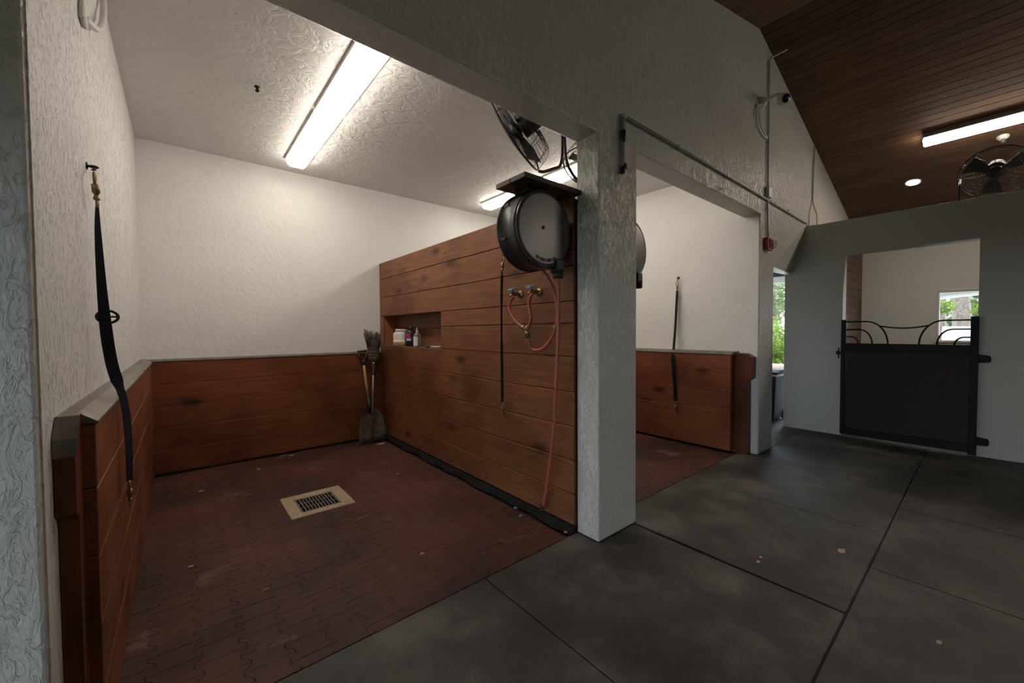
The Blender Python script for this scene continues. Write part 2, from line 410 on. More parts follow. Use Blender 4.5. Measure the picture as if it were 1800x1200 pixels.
# interlocking pavers of both stalls: every paver a bevelled tile of its own in one mesh
m = MB()
def pavers(x0, x1, y0, y1, hole=None):
    px, py, a, g = 0.168, 0.128, 0.018, 0.0008
    trap = [(-0.5, -1), (-0.36, -0.8), (-0.14, 0.8), (0, 1), (0.14, 0.8), (0.36, -0.8), (0.5, -1)]
    nc = int((x1-x0)/px)+2; nr = int((y1-y0)/py)+3
    def cl(x, y): return (min(max(x, x0), x1), min(max(y, y0), y1))
    for i in range(nc):
        for j in range(-1, nr):
            xl, xr = x0+(i)*px, x0+(i+1)*px
            yc = y0 + j*py + (py/2 if i % 2 else 0)
            pl, pr = [], []
            for t, s in trap:
                y = yc + t*(py-2*g); k = s
                pl.append(cl(xl + k*a + g, y)); pr.append(cl(xr - k*a - g, y))
            pts = pl[::-1] + pr
            cp = []
            for q in pts:
                if not cp or (abs(q[0]-cp[-1][0])+abs(q[1]-cp[-1][1])) > 1e-4: cp.append(q)
            if len(cp) > 2 and abs(cp[0][0]-cp[-1][0])+abs(cp[0][1]-cp[-1][1]) < 1e-4: cp.pop()
            xs = [q[0] for q in cp]; ys = [q[1] for q in cp]
            if len(cp) < 4 or max(xs)-min(xs) < 0.02 or max(ys)-min(ys) < 0.02: continue
            mx, my = sum(xs)/len(xs), sum(ys)/len(ys)
            if hole and hole[0] < mx < hole[1] and hole[2] < my < hole[3]: continue
            h = -0.003 + random.uniform(-0.0008, 0.0008); t = random.random()
            lo = [m.bm.verts.new((q[0], q[1], -0.03)) for q in cp]
            md = [m.bm.verts.new((q[0], q[1], h-0.003)) for q in cp]
            hi = [m.bm.verts.new((mx+(q[0]-mx)*0.986, my+(q[1]-my)*0.986, h)) for q in cp]
            n = len(cp); fs = [m.bm.faces.new(hi)]
            for k in range(n):
                k2 = (k+1) % n
                fs.append(m.bm.faces.new((lo[k], lo[k2], md[k2], md[k]))); fs.append(m.bm.faces.new((md[k], md[k2], hi[k2], hi[k])))
            m._tone(fs, t)
pavers(L+0.01, 2.13, B+0.005, K-0.02)
# cut the drain opening out of the paving
hx0, hx1, hy0, hy1 = 0.70, 1.10, 3.57, 3.98
for co, no in (((hx0, 0, 0), (1, 0, 0)), ((hx1, 0, 0), (1, 0, 0)), ((0, hy0, 0), (0, 1, 0)), ((0, hy1, 0), (0, 1, 0))):
    gm = [f for f in m.bm.faces if hx0-0.2 < f.calc_center_median().x < hx1+0.2 and hy0-0.2 < f.calc_center_median().y < hy1+0.2]
    gm += list({e for f in gm for e in f.edges}) + list({v for f in gm for v in f.verts})
    bmesh.ops.bisect_plane(m.bm, geom=gm, plane_co=co, plane_no=no)
bmesh.ops.delete(m.bm, geom=[f for f in m.bm.faces if hx0 < f.calc_center_median().x < hx1 and hy0 < f.calc_center_median().y < hy1], context='FACES')
pavers(C1+0.04, P0-0.06, B+0.005, K-0.02)
struct(m.build('floor', M_['paver']))

# stall front wall: gable outline with two stall openings and the passage
m = MB()
zt = 0.03
out = [(LX, 0), (L-0.005, 0), (L-0.005, ZH), (C0, ZH), (C0, 0), (C1, 0), (C1, ZH), (P0+0.005, ZH), (P0+0.005, 0), (P1, 0), (P1, 2.285), (P1, 3.04),
       (7.16, 3.04), (RXE, 3.04), (RXE, roof_z(RXE)+zt), (RX, RZ+zt), (LX, roof_z(LX)+zt)]
fs = m.prism(out, 'y', F, B, bevel=0.010)
# header over the passage, its face leaning back towards the gate wall
v = [m.bm.verts.new(p) for p in ((P1-0.01, F, 3.05), (7.16, F, 3.05), (7.16, 1.925, 2.335), (P1-0.01, F, 2.285),
                                 (P1-0.01, B+0.02, 3.05), (7.16, B+0.06, 3.05), (7.16, B+0.06, 2.335), (P1-0.01, B+0.02, 2.285))]
for q in ((0, 1, 3), (1, 2, 3), (4, 7, 5), (5, 7, 6), (3, 2, 6, 7), (0, 4, 5, 1), (0, 3, 7, 4), (1, 5, 6, 2)): m.bm.faces.new([v[i] for i in q])
struct(m.build('wall_front', M_['stucco_front']))
m = MB(); m.box(L-0.2, L, F+0.014, K+0.2, -0.05, ZC+0.1); struct(m.build('wall_left', M_['stucco_rough']))
m = MB(); m.box(L-0.2, P1, K, K+0.2, -0.05, ZC+0.1); struct(m.build('wall_back', M_['stucco']))
m = MB(); m.box(P0, P1-0.005, F+0.014, K+0.2, -0.05, ZC+0.1); struct(m.build('wall_right', M_['stucco']))
m = MB(); m.box(L-0.2, P1, B-0.005, K+0.2, ZC, ZC+0.12); struct(m.build('ceiling', M_['stucco_ceil']))
m = MB(); m.box(P1-0.01, 7.45, 3.25, 3.4, -0.05, 3.6); struct(m.build('passage_light_block', M_['smooth']))  # unseen wall added to keep passage daylight off the gate wall
# gate wall with the gate opening
GY0, GY1, GZ = 0.068, 1.300, 2.540
m = MB()
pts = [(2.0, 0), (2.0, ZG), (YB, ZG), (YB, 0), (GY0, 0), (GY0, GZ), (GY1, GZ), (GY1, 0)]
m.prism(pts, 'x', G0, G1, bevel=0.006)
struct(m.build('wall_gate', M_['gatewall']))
# room behind the gate
WY0, WY1, WZ0, WZ1 = -0.42, 0.578, 1.282, 2.185
m = MB()
for y0, y1, z0, z1 in ((YB, WY0, 0, 3.5), (WY1, 2.0, 0, 3.5), (WY0, WY1, 0, WZ0), (WY0, WY1, WZ1, 3.5)): m.box(FX, FX+0.15, y0, y1, z0-0.05, z1)
struct(m.build('wall_far', M_['smooth']))
m = MB(); m.box(G1, FX, -2.05, -1.9, -0.05, 3.05); m.box(G1, FX, 1.68, 2.0, -0.05, 3.06); struct(m.build('wall_room', M_['smooth']))
m = MB(); z = 0.0; k = 0
while z < 3.04:
    m.box(G1, FX, 1.62, 1.68, z, min(z+0.145, 3.05), tone=random.random(), bevel=0.003); z += 0.15
struct(m.build('wall_planked', M_['wood_room']))
# window frame
m = MB(); t = 0.035
m.box(FX-0.012, FX+0.12, WY0, WY1, WZ1-t*0.5, WZ1); m.box(FX-0.012, FX+0.12, WY1-t*0.7, WY1, WZ0, WZ1)
m.box(FX-0.012, FX+0.12, WY0, WY0+t, WZ0, WZ1); m.box(FX-0.03, FX+0.13, WY0-0.03, WY1+0.03, WZ0-0.03, WZ0)
struct(m.build('window_1', M_['extwhite']))
# aisle shell behind the camera, with the barn door opening at its left end
m = MB(); m.box(LX, RXE, YB-0.15, YB, -0.05, 5.0); struct(m.build('wall_behind', M_['smooth']))
DY0, DY1, DZ = -1.7, 1.45, 2.05
m = MB()
for y0, y1, z0, z1 in ((YB, DY0, -0.05, 5.0), (DY1, F, -0.05, 5.0), (DY0, DY1, DZ, 5.0)): m.box(LX-0.15, LX, y0, y1, z0, z1)
struct(m.build('wall_end', M_['smooth']))
# planked aisle ceiling, both slopes; every plank a tongue-and-groove strip of its own in one mesh
m = MB()
def slope(x0, x1, pitch=0.118):
    d = 1 if x1 > x0 else -1; x = x0
    while (x1-x)*d > 0:
        xa, xb = x+0.0045*d, min(abs(x+pitch*d-x0), abs(x1-x0))*d+x0-0.0045*d
        y = YB
        while y < 6.2:
            ln = random.uniform(1.6, 3.6); y2 = min(y+ln, 6.2)
            if y < F and y2 > F: pass
            za, zb = roof_z(xa), roof_z(xb)
            vs = [m.bm.verts.new(p) for p in ((xa, y+0.001, za), (xb, y+0.001, zb), (xb, y2-0.001, zb), (xa, y2-0.001, za),
                                              (xa, y+0.001, za+0.02), (xb, y+0.001, zb+0.02), (xb, y2-0.001, zb+0.02), (xa, y2-0.001, za+0.02))]
            fs = [m.bm.faces.new([vs[i] for i in q]) for q in ((0, 1, 2, 3), (0, 4, 5, 1), (1, 5, 6, 2), (2, 6, 7, 3), (3, 7, 4, 0))]
            m._tone(fs, random.random()); y = y2
        x += pitch*d
slope(RX, RXE); slope(RX, LX-0.2)
for xa, xb in ((RX, RXE), (LX-0.3, RX)):
    v = [m.bm.verts.new(p) for p in ((xa, YB-0.2, roof_z(xa)+0.022), (xb, YB-0.2, roof_z(xb)+0.022), (xb, 6.2, roof_z(xb)+0.022), (xa, 6.2, roof_z(xa)+0.022))]
    w = [m.bm.verts.new(q.co+Vector((0, 0, 0.08))) for q in v]
    f1 = [m.bm.faces.new(v), m.bm.faces.new(w[::-1])]
    for i in range(4): f1.append(m.bm.faces.new((v[i], v[(i+1) % 4], w[(i+1) % 4], w[i])))
    m._tone(f1, 0.0)
struct(m.build('ceiling', M_['wood_roof']))

# ------------------------------------------------------------------ rubber mats of the aisle
def mat_tile(pts, label):
    m = MB(); m.prism(pts, 'z', -0.012, 0.0, bevel=0.003, seg=1)
    tag(m.build('rubber_mat', M_['mat']), label, 'rubber mat', 'black rubber mats covering the aisle floor')
g = 0.003; YR = 0.452
def rect(x0, x1, y0, y1): return [(x0+g, y0+g), (x1-g, y0+g), (x1-g, y1-g), (x0+g, y1-g)]
yt = B
mat_tile(rect(L+0.02, 1.39, YR, yt), 'black rubber mat in front of the drain stall, nearest the camera')
mat_tile([(1.39+g, YR+g), (2.66-g, YR+g), (2.655-g, F-0.004), (C0-0.004, F-0.004), (C0-0.004, yt-g), (1.39+g, yt-g)], 'black rubber mat under the left foot of the white column')
mat_tile([(2.672, YR+g), (3.93-g, YR+g), (3.93-g, yt-g), (C1+0.004, yt-g), (C1+0.004, F-0.004), (2.69, F-0.004)], 'black rubber mat just right of the white column with a wedge gap')
mat_tile([(3.93+g, YR+g), (5.28-g, YR+g), (5.28-g, yt-g), (3.93+g, yt-g)], 'black rubber mat before the right half of the second stall')
mat_tile([(5.28+g, YR+g), (6.44-g, YR+g), (6.44-g, F-g), (5.28+g, F-g)], 'black rubber mat in front of the far white pier')
mat_tile([(6.44+g, YR+g), (G0-g, YR+g), (G0-g, F-g), (6.44+g, F-g)], 'black rubber mat at the foot of the gate latch side')
mat_tile([(P1+g, F+g), (G0-g, F+g), (G0-g, 2.9), (P1+g, 2.9)], 'black rubber mat inside the narrow passage by the bin')
mat_tile(rect(0.75, 2.02, -1.35, YR-0.004), 'black rubber mat at the bottom edge left of the long seam')
mat_tile(rect(2.02, 3.30, -1.35, YR-0.004), 'black rubber mat at bottom right with a pale chip beside its seam')
mat_tile(rect(3.30, 4.58, -1.35, YR-0.004), 'black rubber mat at the right edge of the frame')
mat_tile(rect(4.58, 5.86, -1.35, YR-0.004), 'black rubber mat two short of the iron gate')
mat_tile(rect(5.86, G0, -1.35, YR-0.004), 'black rubber mat lying right before the iron gate')

# ------------------------------------------------------------------ plank partition between the stalls
PX = 2.207
part = thing('plank_partition', 'tall stained plank partition with a niche, dividing the two wash stalls', 'partition wall', (2.45, 3.75, 0.0))
m = MB(); y0, y1 = B+0.004, K-0.004; ny0, ny1, nz0, nz1 = 3.86, 5.46, 1.306, 1.716
def boards(x0, x1, ya, yb, rows, joint=True, mi=0):
    for z0, z1 in rows:
        cuts = [ya, yb]
        if joint and yb-ya > 2.0 and random.random() < 0.75: cuts.insert(1, random.uniform(ya+0.7, yb-0.7))
        for a, b in zip(cuts, cuts[1:]): m.box(x0, x1, a+0.0008, b-0.0008, z0+0.003, z1-0.003, tone=random.random(), bevel=0.003, mi=mi)
up_rows = [(2.242, 2.470), (1.976, 2.242), (1.716, 1.976)]
for r_ in up_rows: boards(PX, PX+0.022, y0, y1, [r_], False)
boards(PX, PX+0.022, y0, ny0, [(1.553, 1.716), (1.306, 1.553)], False)
boards(PX, PX+0.022, ny1, y1, [(1.553, 1.716), (1.306, 1.553)], False)
boards(PX, PX+0.022, y0, y1, [(1.045, 1.306), (0.790, 1.045), (0.535, 0.790), (0.285, 0.535), (0.056, 0.285)], mi=1)
m.build('planks', [M_['wood_y'], M_['wood_wet']], part)
m = MB(); XB = 2.66
m.box(PX+0.023, XB, y0, y1, 0.03, nz0-0.012); m.box(PX+0.023, XB, y0, y1, nz1+0.012, 2.455)
m.box(PX+0.023, XB, y0, ny0-0.012, nz0-0.012, nz1+0.012); m.box(PX+0.023, XB, ny1+0.012, y1, nz0-0.012, nz1+0.012); m.box(2.42, XB, ny0-0.012, ny1+0.012, nz0-0.012, nz1+0.012)
m.build('core', M_['joint'], part)
m = MB()
m.box(PX+0.002, 2.40, ny0-0.012, ny1+0.012, nz0-0.012, nz0, tone=0.7); m.box(PX+0.022, 2.40, ny0-0.012, ny1+0.012, nz1, nz1+0.012, tone=0.3)
m.box(PX+0.022, 2.40, ny1, ny1+0.012, nz0, nz1, tone=0.8); m.box(PX+0.022, 2.40, ny0-0.012, ny0, nz0, nz1, tone=0.5)
m.box(2.40, 2.42, ny0-0.012, ny1+0.012, nz0-0.012, 1.535, tone=0.2, bevel=0.002); m.box(2.40, 2.42, ny0-0.012, ny1+0.012, 1.541, nz1+0.012, tone=0.35, bevel=0.002)
m.build('niche_lining', M_['wood_y'], part)
m = MB()
for z0, z1 in up_rows+[(1.45, 1.716), (1.20, 1.45), (0.95, 1.20), (0.70, 0.95), (0.45, 0.70), (0.20, 0.45), (0.07, 0.20)]:
    m.box(XB, XB+0.022, y0, y1, z0+0.003, z1-0.003, tone=random.random(), bevel=0.003)
m.build('rear_planks', M_['wood_y'], part)
m = MB(); ne = 90; rg = []
for k in range(ne+1):
    y = y0 + (y1-0.1-y0)*k/ne; wv = 0.034+0.018*math.sin(k*0.37)*math.sin(k*0.11+1)+random.uniform(-0.007, 0.007)
    rg.append([m.bm.verts.new(q) for q in ((PX+0.02, y, -0.012), (PX+0.02, y, 0.052), (PX-0.010, y, 0.030), (PX-wv*0.7, y, 0.010+random.uniform(0, 0.003)), (PX-wv, y, -0.008))])
for a, b in zip(rg, rg[1:]):
    for k in range(5): m.bm.faces.new((a[k], a[(k+1) % 5], b[(k+1) % 5], b[k]))
m.bm.faces.new(rg[0][::-1]); m.bm.faces.new(rg[-1])
m.build('rubber_edging', M_['edging'], part)

# ------------------------------------------------------------------ kickboards
ZW = 1.212
def rows(top): 
    r_ = []; z = 0.03; hs = [0.235]*5; hs[-1] = top-0.03-0.235*4
    for h in hs: r_.append((z, z+h)); z += h
    return r_
# left stall wall
kb = thing('kickboard', 'dark plank kickboard with metal capping along the left stall wall', 'kickboard', (-0.27, 3.7, 0.0))
m = MB()
for z0, z1 in rows(ZW-0.02): m.box(L+0.002, -0.228, 1.955, K-0.09, z0+0.0015, z1-0.0015, tone=random.random()*0.7, bevel=0.003)
m.build('planks', M_['wood_yd'], kb)
m = MB(); m.prism([(L+0.002, ZW+0.022), (-0.268, ZW+0.022), (-0.222, ZW-0.012), (-0.222, ZW-0.022), (-0.226, ZW-0.022), (-0.232, ZW-0.018), (L+0.002, ZW-0.018)], 'y', 1.95, 3.02)
m.build('capping', M_['cap'], kb)
m = MB(); m.prism([(L+0.002, ZW+0.020), (-0.268, ZW+0.020), (-0.222, ZW-0.014), (-0.222, ZW-0.022), (-0.226, ZW-0.022), (-0.232, ZW-0.018), (L+0.002, ZW-0.018)], 'y', 3.024, K-0.09)
m.build('capping', M_['cap'], kb)
def ear(x0, x1, par, s=1):
    m = MB(); yf = 1.845
    pts = [(1.953, 0.0), (1.953, ZW+0.018), (yf+0.05, ZW+0.018), (yf, ZW-0.045), (yf, 0.93), (yf+0.042, 0.90), (yf+0.042, 0.0)]
    m.prism(pts, 'x', x0, x1, tone=0.5, bevel=0.003); return m.build('end_post', M_['wood_zd'], par)
e_ = ear(L+0.002, -0.262, kb)
m = MB(); yf = 1.845
m.prism([(1.953, ZW+0.0185), (yf+0.05, ZW+0.0185), (yf-0.002, ZW-0.043), (yf-0.002, ZW-0.10), (yf-0.006, ZW-0.10), (yf-0.006, ZW-0.042), (yf+0.047, ZW+0.0225), (1.953, ZW+0.0225)], 'x', L+0.002, -0.258)
m.build('post_cap', M_['cap'], e_)
# back wall of the drain stall
kb = thing('kickboard', 'dark plank kickboard along the back wall behind the shovel', 'kickboard', (1.0, K-0.04, 0.0))
m = MB()
for z0, z1 in rows(ZW-0.012): m.box(L+0.004, PX-0.006, K-0.085, K-0.003, z0+0.0015, z1-0.0015, tone=random.random()*0.7, bevel=0.003)
m.build('planks', M_['wood_xd'], kb)
m = MB(); m.prism([(K-0.003, ZW+0.012), (K-0.05, ZW+0.012), (K-0.092, ZW-0.006), (K-0.092, ZW-0.014), (K-0.003, ZW-0.01)], 'x', L+0.004, PX-0.006)
m.build('capping', M_['cap'], kb)
# right wall of the second stall
kb = thing('kickboard', 'dark plank kickboard along the far wall of the second stall', 'kickboard', (5.2, 3.7, 0.0))
m = MB()
for z0, z1 in rows(ZW-0.02): m.box(5.065, P0-0.002, 1.965, K-0.004, z0+0.0015, z1-0.0015, tone=random.random()*0.7, bevel=0.003)
m.build('planks', M_['wood_yd'], kb)
m = MB(); m.prism([(P0-0.002, ZW+0.020), (5.12, ZW+0.020), (5.058, ZW-0.008), (5.058, ZW-0.018), (5.064, ZW-0.018), (P0-0.002, ZW-0.014)], 'y', 1.955, K-0.004)
m.build('capping', M_['cap'], kb)
m = MB(); yf = 1.765
m.prism([(1.962, 0.0), (1.962, ZW), (yf+0.07, ZW), (yf, ZW-0.04), (yf, 0.92), (yf+0.05, 0.885), (yf+0.05, 0.0)], 'x', 5.165, P0-0.002, bevel=0.003)
m.build('end_post', M_['wood_zd'], kb)

# ------------------------------------------------------------------ strip lights
def strip(name, label, x0, x1, y0, y1, zc, grp, lens):
    t = thing(name, label, 'ceiling light', ((x0+x1)/2, (y0+y1)/2, zc), grp)
    m = MB(); m.box(x0-0.026, x1+0.026, y0, y1, zc-0.022, zc+0.004, bevel=0.004); m.build('housing', M_['pvc'], t)
    m = MB()
    w = (x1-x0); h = 0.084
    pts = [(x0, zc-0.018), (x0+0.004, zc-h*0.72), (x0+0.03, zc-h), (x1-0.03, zc-h), (x1-0.004, zc-h*0.72), (x1, zc-0.018)]
    m.prism(pts, 'y', y0+0.006, y1-0.006, bevel=0.002, seg=1)
    m.build('diffuser', lens, t); return t
gp = 'lit strip lights on the stall ceilings'
strip('strip_light', 'lit strip light on the left stall ceiling, end nearest the back wall', 0.985, 1.180, 3.890, 5.19, ZC, gp, M_['lens'])
strip('strip_light', 'lit strip light on the left stall ceiling cut off by the header', 0.985, 1.180, 2.570, 3.870, ZC, gp, M_['lens'])
strip('strip_light', 'lit strip light showing left of the hose reel shelf', 3.66, 3.86, 3.795, 5.09, ZC, gp, M_['lens'])
strip('strip_light', 'lit strip light showing behind the fans at the column top', 3.66, 3.86, 2.485, 3.780, ZC, gp, M_['lens'])
# aisle strip light on the sloping planked ceiling
SL = math.atan(0.2885)
def on_roof(x, y): return Matrix.Translation((x, y, roof_z(x))) @ Matrix.Rotation(SL, 4, 'Y')
def roof_light(name, label, x, y0, y1, grp=None):
    t = thing(name, label, 'ceiling light', (x, y1, roof_z(x)-0.05), grp)
    Mt = on_roof(x, 0)
    m = MB(); m.box(-0.105, 0.105, y0, y1, -0.082, -0.004, bevel=0.008, mat=Mt); m.build('housing', M_['galv'], t)
    m = MB(); m.box(-0.078, 0.078, y0, y1, -0.116, -0.082, bevel=0.014, seg=2, mat=Mt); m.build('diffuser', M_['lens2'], t)
    return t
roof_light('strip_light', 'lit strip light on the dark planked aisle ceiling', 7.98, -0.72, 0.61)
# the same row of lights runs on outside the frame to the right
for ya_, yb_, lb in ((-2.10, -0.76, 'lit strip light on the planked ceiling just beyond the right edge'), (-4.30, -2.96, 'third lit strip light of the row on the planked aisle ceiling'), (-5.67, -4.33, 'fourth lit strip light of the row on the planked aisle ceiling')):
    roof_light('strip_light', lb, 7.98, ya_, yb_)

t = thing('downlight', 'round lit downlight in the planked ceiling above the gate wall', 'ceiling light', (9.063, 0.8, roof_z(9.063)))
nrm = Vector((-0.277, 0, -0.961)); cpt = Vector((9.063, 0.8, roof_z(9.063)))
m = MB(); m.lathe([(0.098, -0.004), (0.098, 0.008), (0.085, 0.012), (0.080, 0.004)], cpt, nrm, 28); m.build('trim_ring', M_['pvc'], t)
m = MB(); m.lathe([(0.080, 0.002), (0.080, 0.006), (0, 0.010)], cpt, nrm, 28); m.build('diffuser', M_['spot'], t)
cpt = Vector((8.41, -0.093, roof_z(8.41)))
t = thing('sprinkler_head', 'white sprinkler head under the planked ceiling above the gate fan', 'sprinkler', cpt)
m = MB(); m.lathe([(0.058, -0.002), (0.056, 0.015), (0.034, 0.042), (0.030, 0.045), (0, 0.045)], cpt, nrm, 20); m.build('base', M_['pvc'], t)
m = MB(); m.lathe([(0.016, 0.045), (0.016, 0.075), (0.022, 0.078), (0.022, 0.084), (0, 0.084)], cpt, nrm, 14); m.build('nozzle', M_['galv'], t)

# ------------------------------------------------------------------ fans
def make_fan(label, c, n, R, mount, group=None, depth=0.15, rings=13):
    c = Vector(c); n = Vector(n).normalized()
    t = thing('barn_fan', label, 'fan', c, group)
    ref = Vector((0, 0, 1)); u = ref.cross(n).normalized(); w = n.cross(u)
    def P(r, a, h): return c + (u*math.cos(a)+w*math.sin(a))*r + n*h
    def ring(m, r, h, th, seg=40): m.tube([P(r, 2*PI*k/seg, h) for k in range(seg)], th, 4, closed=True)
    prof_f = lambda s: 0.030*(1-s**4)                     # front bulge
    prof_b = lambda s: -depth + depth*max(0, (s-0.72)/0.28)**2.6
    for nm, pf in (('front_grille', prof_f), ('rear_grille', prof_b)):
        m = MB()
        for i in range(2, rings): ring(m, R*i/rings, pf(i/rings), 0.0016)
        if nm == 'rear_grille':
            for q in (0.82, 0.88, 0.955): ring(m, R*q, pf(q), 0.0017)
        for k in range(12): m.tube([P(R*s, 2*PI*k/12, pf(s)) for s in (0.14, 0.4, 0.6, 0.75, 0.83, 0.90, 0.95, 1.0)], 0.0022, 4)
        m.lathe([(R*0.15, 0), (R*0.14, 0.006), (0, 0.008)], P(0, 0, pf(0.1)), n, 18)
        m.build(nm, M_['steel'], t)
    m = MB(); ring(m, R, 0, 0.008, 48); m.build('rim', M_['black'], t)
    m = MB(); m.lathe([(0.02, -0.03), (R*0.22, -0.02), (R*0.22, 0.02), (0.02, 0.035)], P(0, 0, -0.02), n, 18)
    for k in range(3):
        a0 = 2*PI*k/3+0.4
        pts = []
        for s, da, hh in ((0.18, -0.30, -0.035), (0.55, -0.42, -0.055), (0.90, -0.30, -0.05), (0.90, 0.36, 0.0), (0.55, 0.34, -0.002), (0.18, 0.30, 0.0)): pts.append(P(R*s, a0+da, hh))
        q = [m.bm.verts.new(p) for p in pts]; q2 = [m.bm.verts.new(p-n*0.004) for p in pts]
        for f in ((0, 1, 4, 5), (1, 2, 3, 4)):
            m.bm.faces.new([q[i] for i in f]); m.bm.faces.new([q2[i] for i in f][::-1])
        for i in range(6): m.bm.faces.new((q[i], q2[i], q2[(i+1) % 6], q[(i+1) % 6]))
    m.build('blades', M_['black'], t)
    m = MB(); m.lathe([(0.03, -depth-0.11), (R*0.26, -depth-0.09), (R*0.29, -depth+0.0), (R*0.29, -0.06), (0.02, -0.05)], c, n, 20); m.build('motor', M_['black'], t)
    if mount:
        m = MB(); m.tube(mount, 0.013, 8, smooth_n=5); m.build('mounting_pipe', M_['steel'], t)
    return t, P
# pair of fans hung from the stall ceiling behind the column head
nf = Vector((-0.385, 0.795, -0.468)).normalized()
f1, P1f = make_fan('black wire fan tilted into the left stall under the header', (1.96, 2.30, 2.985), nf, 0.315,
    [(2.180, 2.265, 2.745), (2.235, 2.27, 2.755), (2.37, 2.29, 2.82), (2.455, 2.30, 2.87), (2.485, 2.30, 2.98), (2.485, 2.30, 3.2), (2.485, 2.30, ZC)], 'wire fans behind the column head')
m = MB()
m.tube([P1f(0.05, 1.2, -0.26), P1f(0.08, 1.2, -0.34), P1f(0.02, 0.9, -0.40)], 0.011, 6, smooth_n=4)
m.build('knuckle', M_['black'], f1)
m = MB(); a = P1f(0.02, 0.9, -0.38); m.tube([a, a+Vector((0.05, 0, 0.02)), a+Vector((0.10, 0, 0.09)), a+Vector((0.14, 0.0, 0.2)), Vector((2.42, 2.30, ZC))], 0.006, 6, smooth_n=4)
for dx in (-0.018, 0.024): m.tube([a+Vector((dx+math.cos(q)*0.022+0.05, 0, -0.02+math.sin(q)*0.03)) for q in [k*PI/6 for k in range(12)]], 0.005, 5, closed=True)
m.build('power_cord', M_['black'], f1)
make_fan('black wire fan half hidden behind the white column head', (2.985, 2.33, 3.00), (0.46, 0.72, -0.51), 0.315,
    [(2.77, 2.30, 2.76), (2.70, 2.30, 2.79), (2.62, 2.32, 2.86), (2.575, 2.34, 2.97), (2.575, 2.36, 3.2), (2.575, 2.36, ZC)], 'wire fans behind the column head')
# fan above the gate wall
f3, P3f = make_fan('large dark wire fan standing on top of the gate wall', (7.42, -0.03, 3.335), (-0.84, 0.05, -0.54), 0.30, None, None, 0.13)
m = MB(); m.tube([(7.25, 0.24, ZG), (7.25, 0.24, 3.20), (7.40, 0.24, 3.32)], 0.012, 8)
m.tube([(7.30, -0.30, ZG), (7.36, -0.30, 3.20), (7.42, -0.31, 3.32)], 0.012, 8); m.tube([(7.25, 0.24, ZG+0.012), (7.28, 0.0, ZG+0.03), (7.30, -0.30, ZG+0.012)], 0.012, 8)
m.build('stand', M_['steel'], f3)

# ------------------------------------------------------------------ hose reel with its shelf board
sb = thing('shelf_board', 'weathered board over the black hose reel on the partition top', 'shelf', (1.95, 2.01, 2.472))
m = MB(); m.box(1.690, 2.236, 1.885, 2.03, 2.472, 2.506, tone=0.4, bevel=0.003); m.box(1.690, 2.64, 2.032, 2.185, 2.472, 2.506, tone=0.7, bevel=0.003); m.build('board', M_['wood_board'], sb)
for y in (1.97, 2.09):
    m = MB(); m.lathe([(0.012, 0), (0.012, 0.03), (0.02, 0.03), (0.02, 0.04), (0, 0.04)], (1.80, y, 2.472), (0, 0, -1), 10); m.build('bolt', M_['steel'], sb)
RCX, RCZ, RR, RY0, RY1 = 1.922, 2.192, 0.259, 1.952, 2.135
reel = thing('hose_reel', 'black drum hose reel hanging under the board on the partition end', 'hose reel', (RCX, 2.02, RCZ))
m = MB(); seg = 56
def circ(r, y, dx=0): return [m.bm.verts.new((RCX+r*math.cos(2*PI*k/seg)+dx, y, RCZ+r*math.sin(2*PI*k/seg))) for k in range(seg)]
rr_ = [circ(RR-0.03, RY1+0.002), circ(RR+0.010, RY1), circ(RR+0.012, RY1-0.012), circ(RR, RY1-0.016), circ(RR, RY0+0.022), circ(RR+0.006, RY0+0.018), circ(RR+0.006, RY0+0.006), circ(RR-0.004, RY0)]
for a, b in zip(rr_, rr_[1:]):
    for k in range(seg):
        f = m.bm.faces.new((a[k], a[(k+1) % seg], b[(k+1) % seg], b[k])); f.smooth = True
m.bm.faces.new(rr_[0]); m.bm.faces.new(rr_[-1])
for a_, dz in ((2.55, 0.03), (3.45, 0.02)):
    p = Vector((RCX+(RR+0.003)*math.cos(a_), 2.07, RCZ+(RR+0.003)*math.sin(a_))); m.box(p.x-0.006, p.x+0.006, 2.055, 2.105, p.z-dz/2, p.z+dz/2, bevel=0.003)
m.build('drum', M_['drum'], reel)
# face plate: left half canted towards the stall, right half falling away
m = MB(); r_ = RR-0.001; nrad = 10
def face_y(x): 
    d = x-RCX-0.012
    return RY0-0.014 + 0.05*abs(d)**2
rings_ = []
for i in range(nrad+1):
    r0 = r_*i/nrad
    if i == 0: rings_.append([m.bm.verts.new((RCX, face_y(RCX), RCZ))])
    else: rings_.append([m.bm.verts.new((RCX+r0*math.cos(2*PI*k/seg), min(face_y(RCX+r0*math.cos(2*PI*k/seg)), RY0+0.05), RCZ+r0*math.sin(2*PI*k/seg))) for k in range(seg)])
for i in range(nrad):
    a, b = rings_[i], rings_[i+1]
    for k in range(seg):
        f = m.bm.faces.new((a[0], b[k], b[(k+1) % seg])) if i == 0 else m.bm.faces.new((a[k], b[k], b[(k+1) % seg], a[(k+1) % seg])); f.smooth = True
bk = [m.bm.verts.new((v.co.x, RY0+0.06, v.co.z)) for v in rings_[-1]]
for k in range(seg): m.bm.faces.new((rings_[-1][k], bk[k], bk[(k+1) % seg], rings_[-1][(k+1) % seg]))
fp = m.build('face_plate', M_['reel'], reel)
m = MB(); m.lathe([(0.012, 0), (0.012, 0.006), (0.007, 0.007), (0, 0.007)], (RCX-0.02, face_y(RCX-0.02), RCZ+0.005), (0, -1, 0), 14); m.build('centre_bolt', M_['black'], fp)
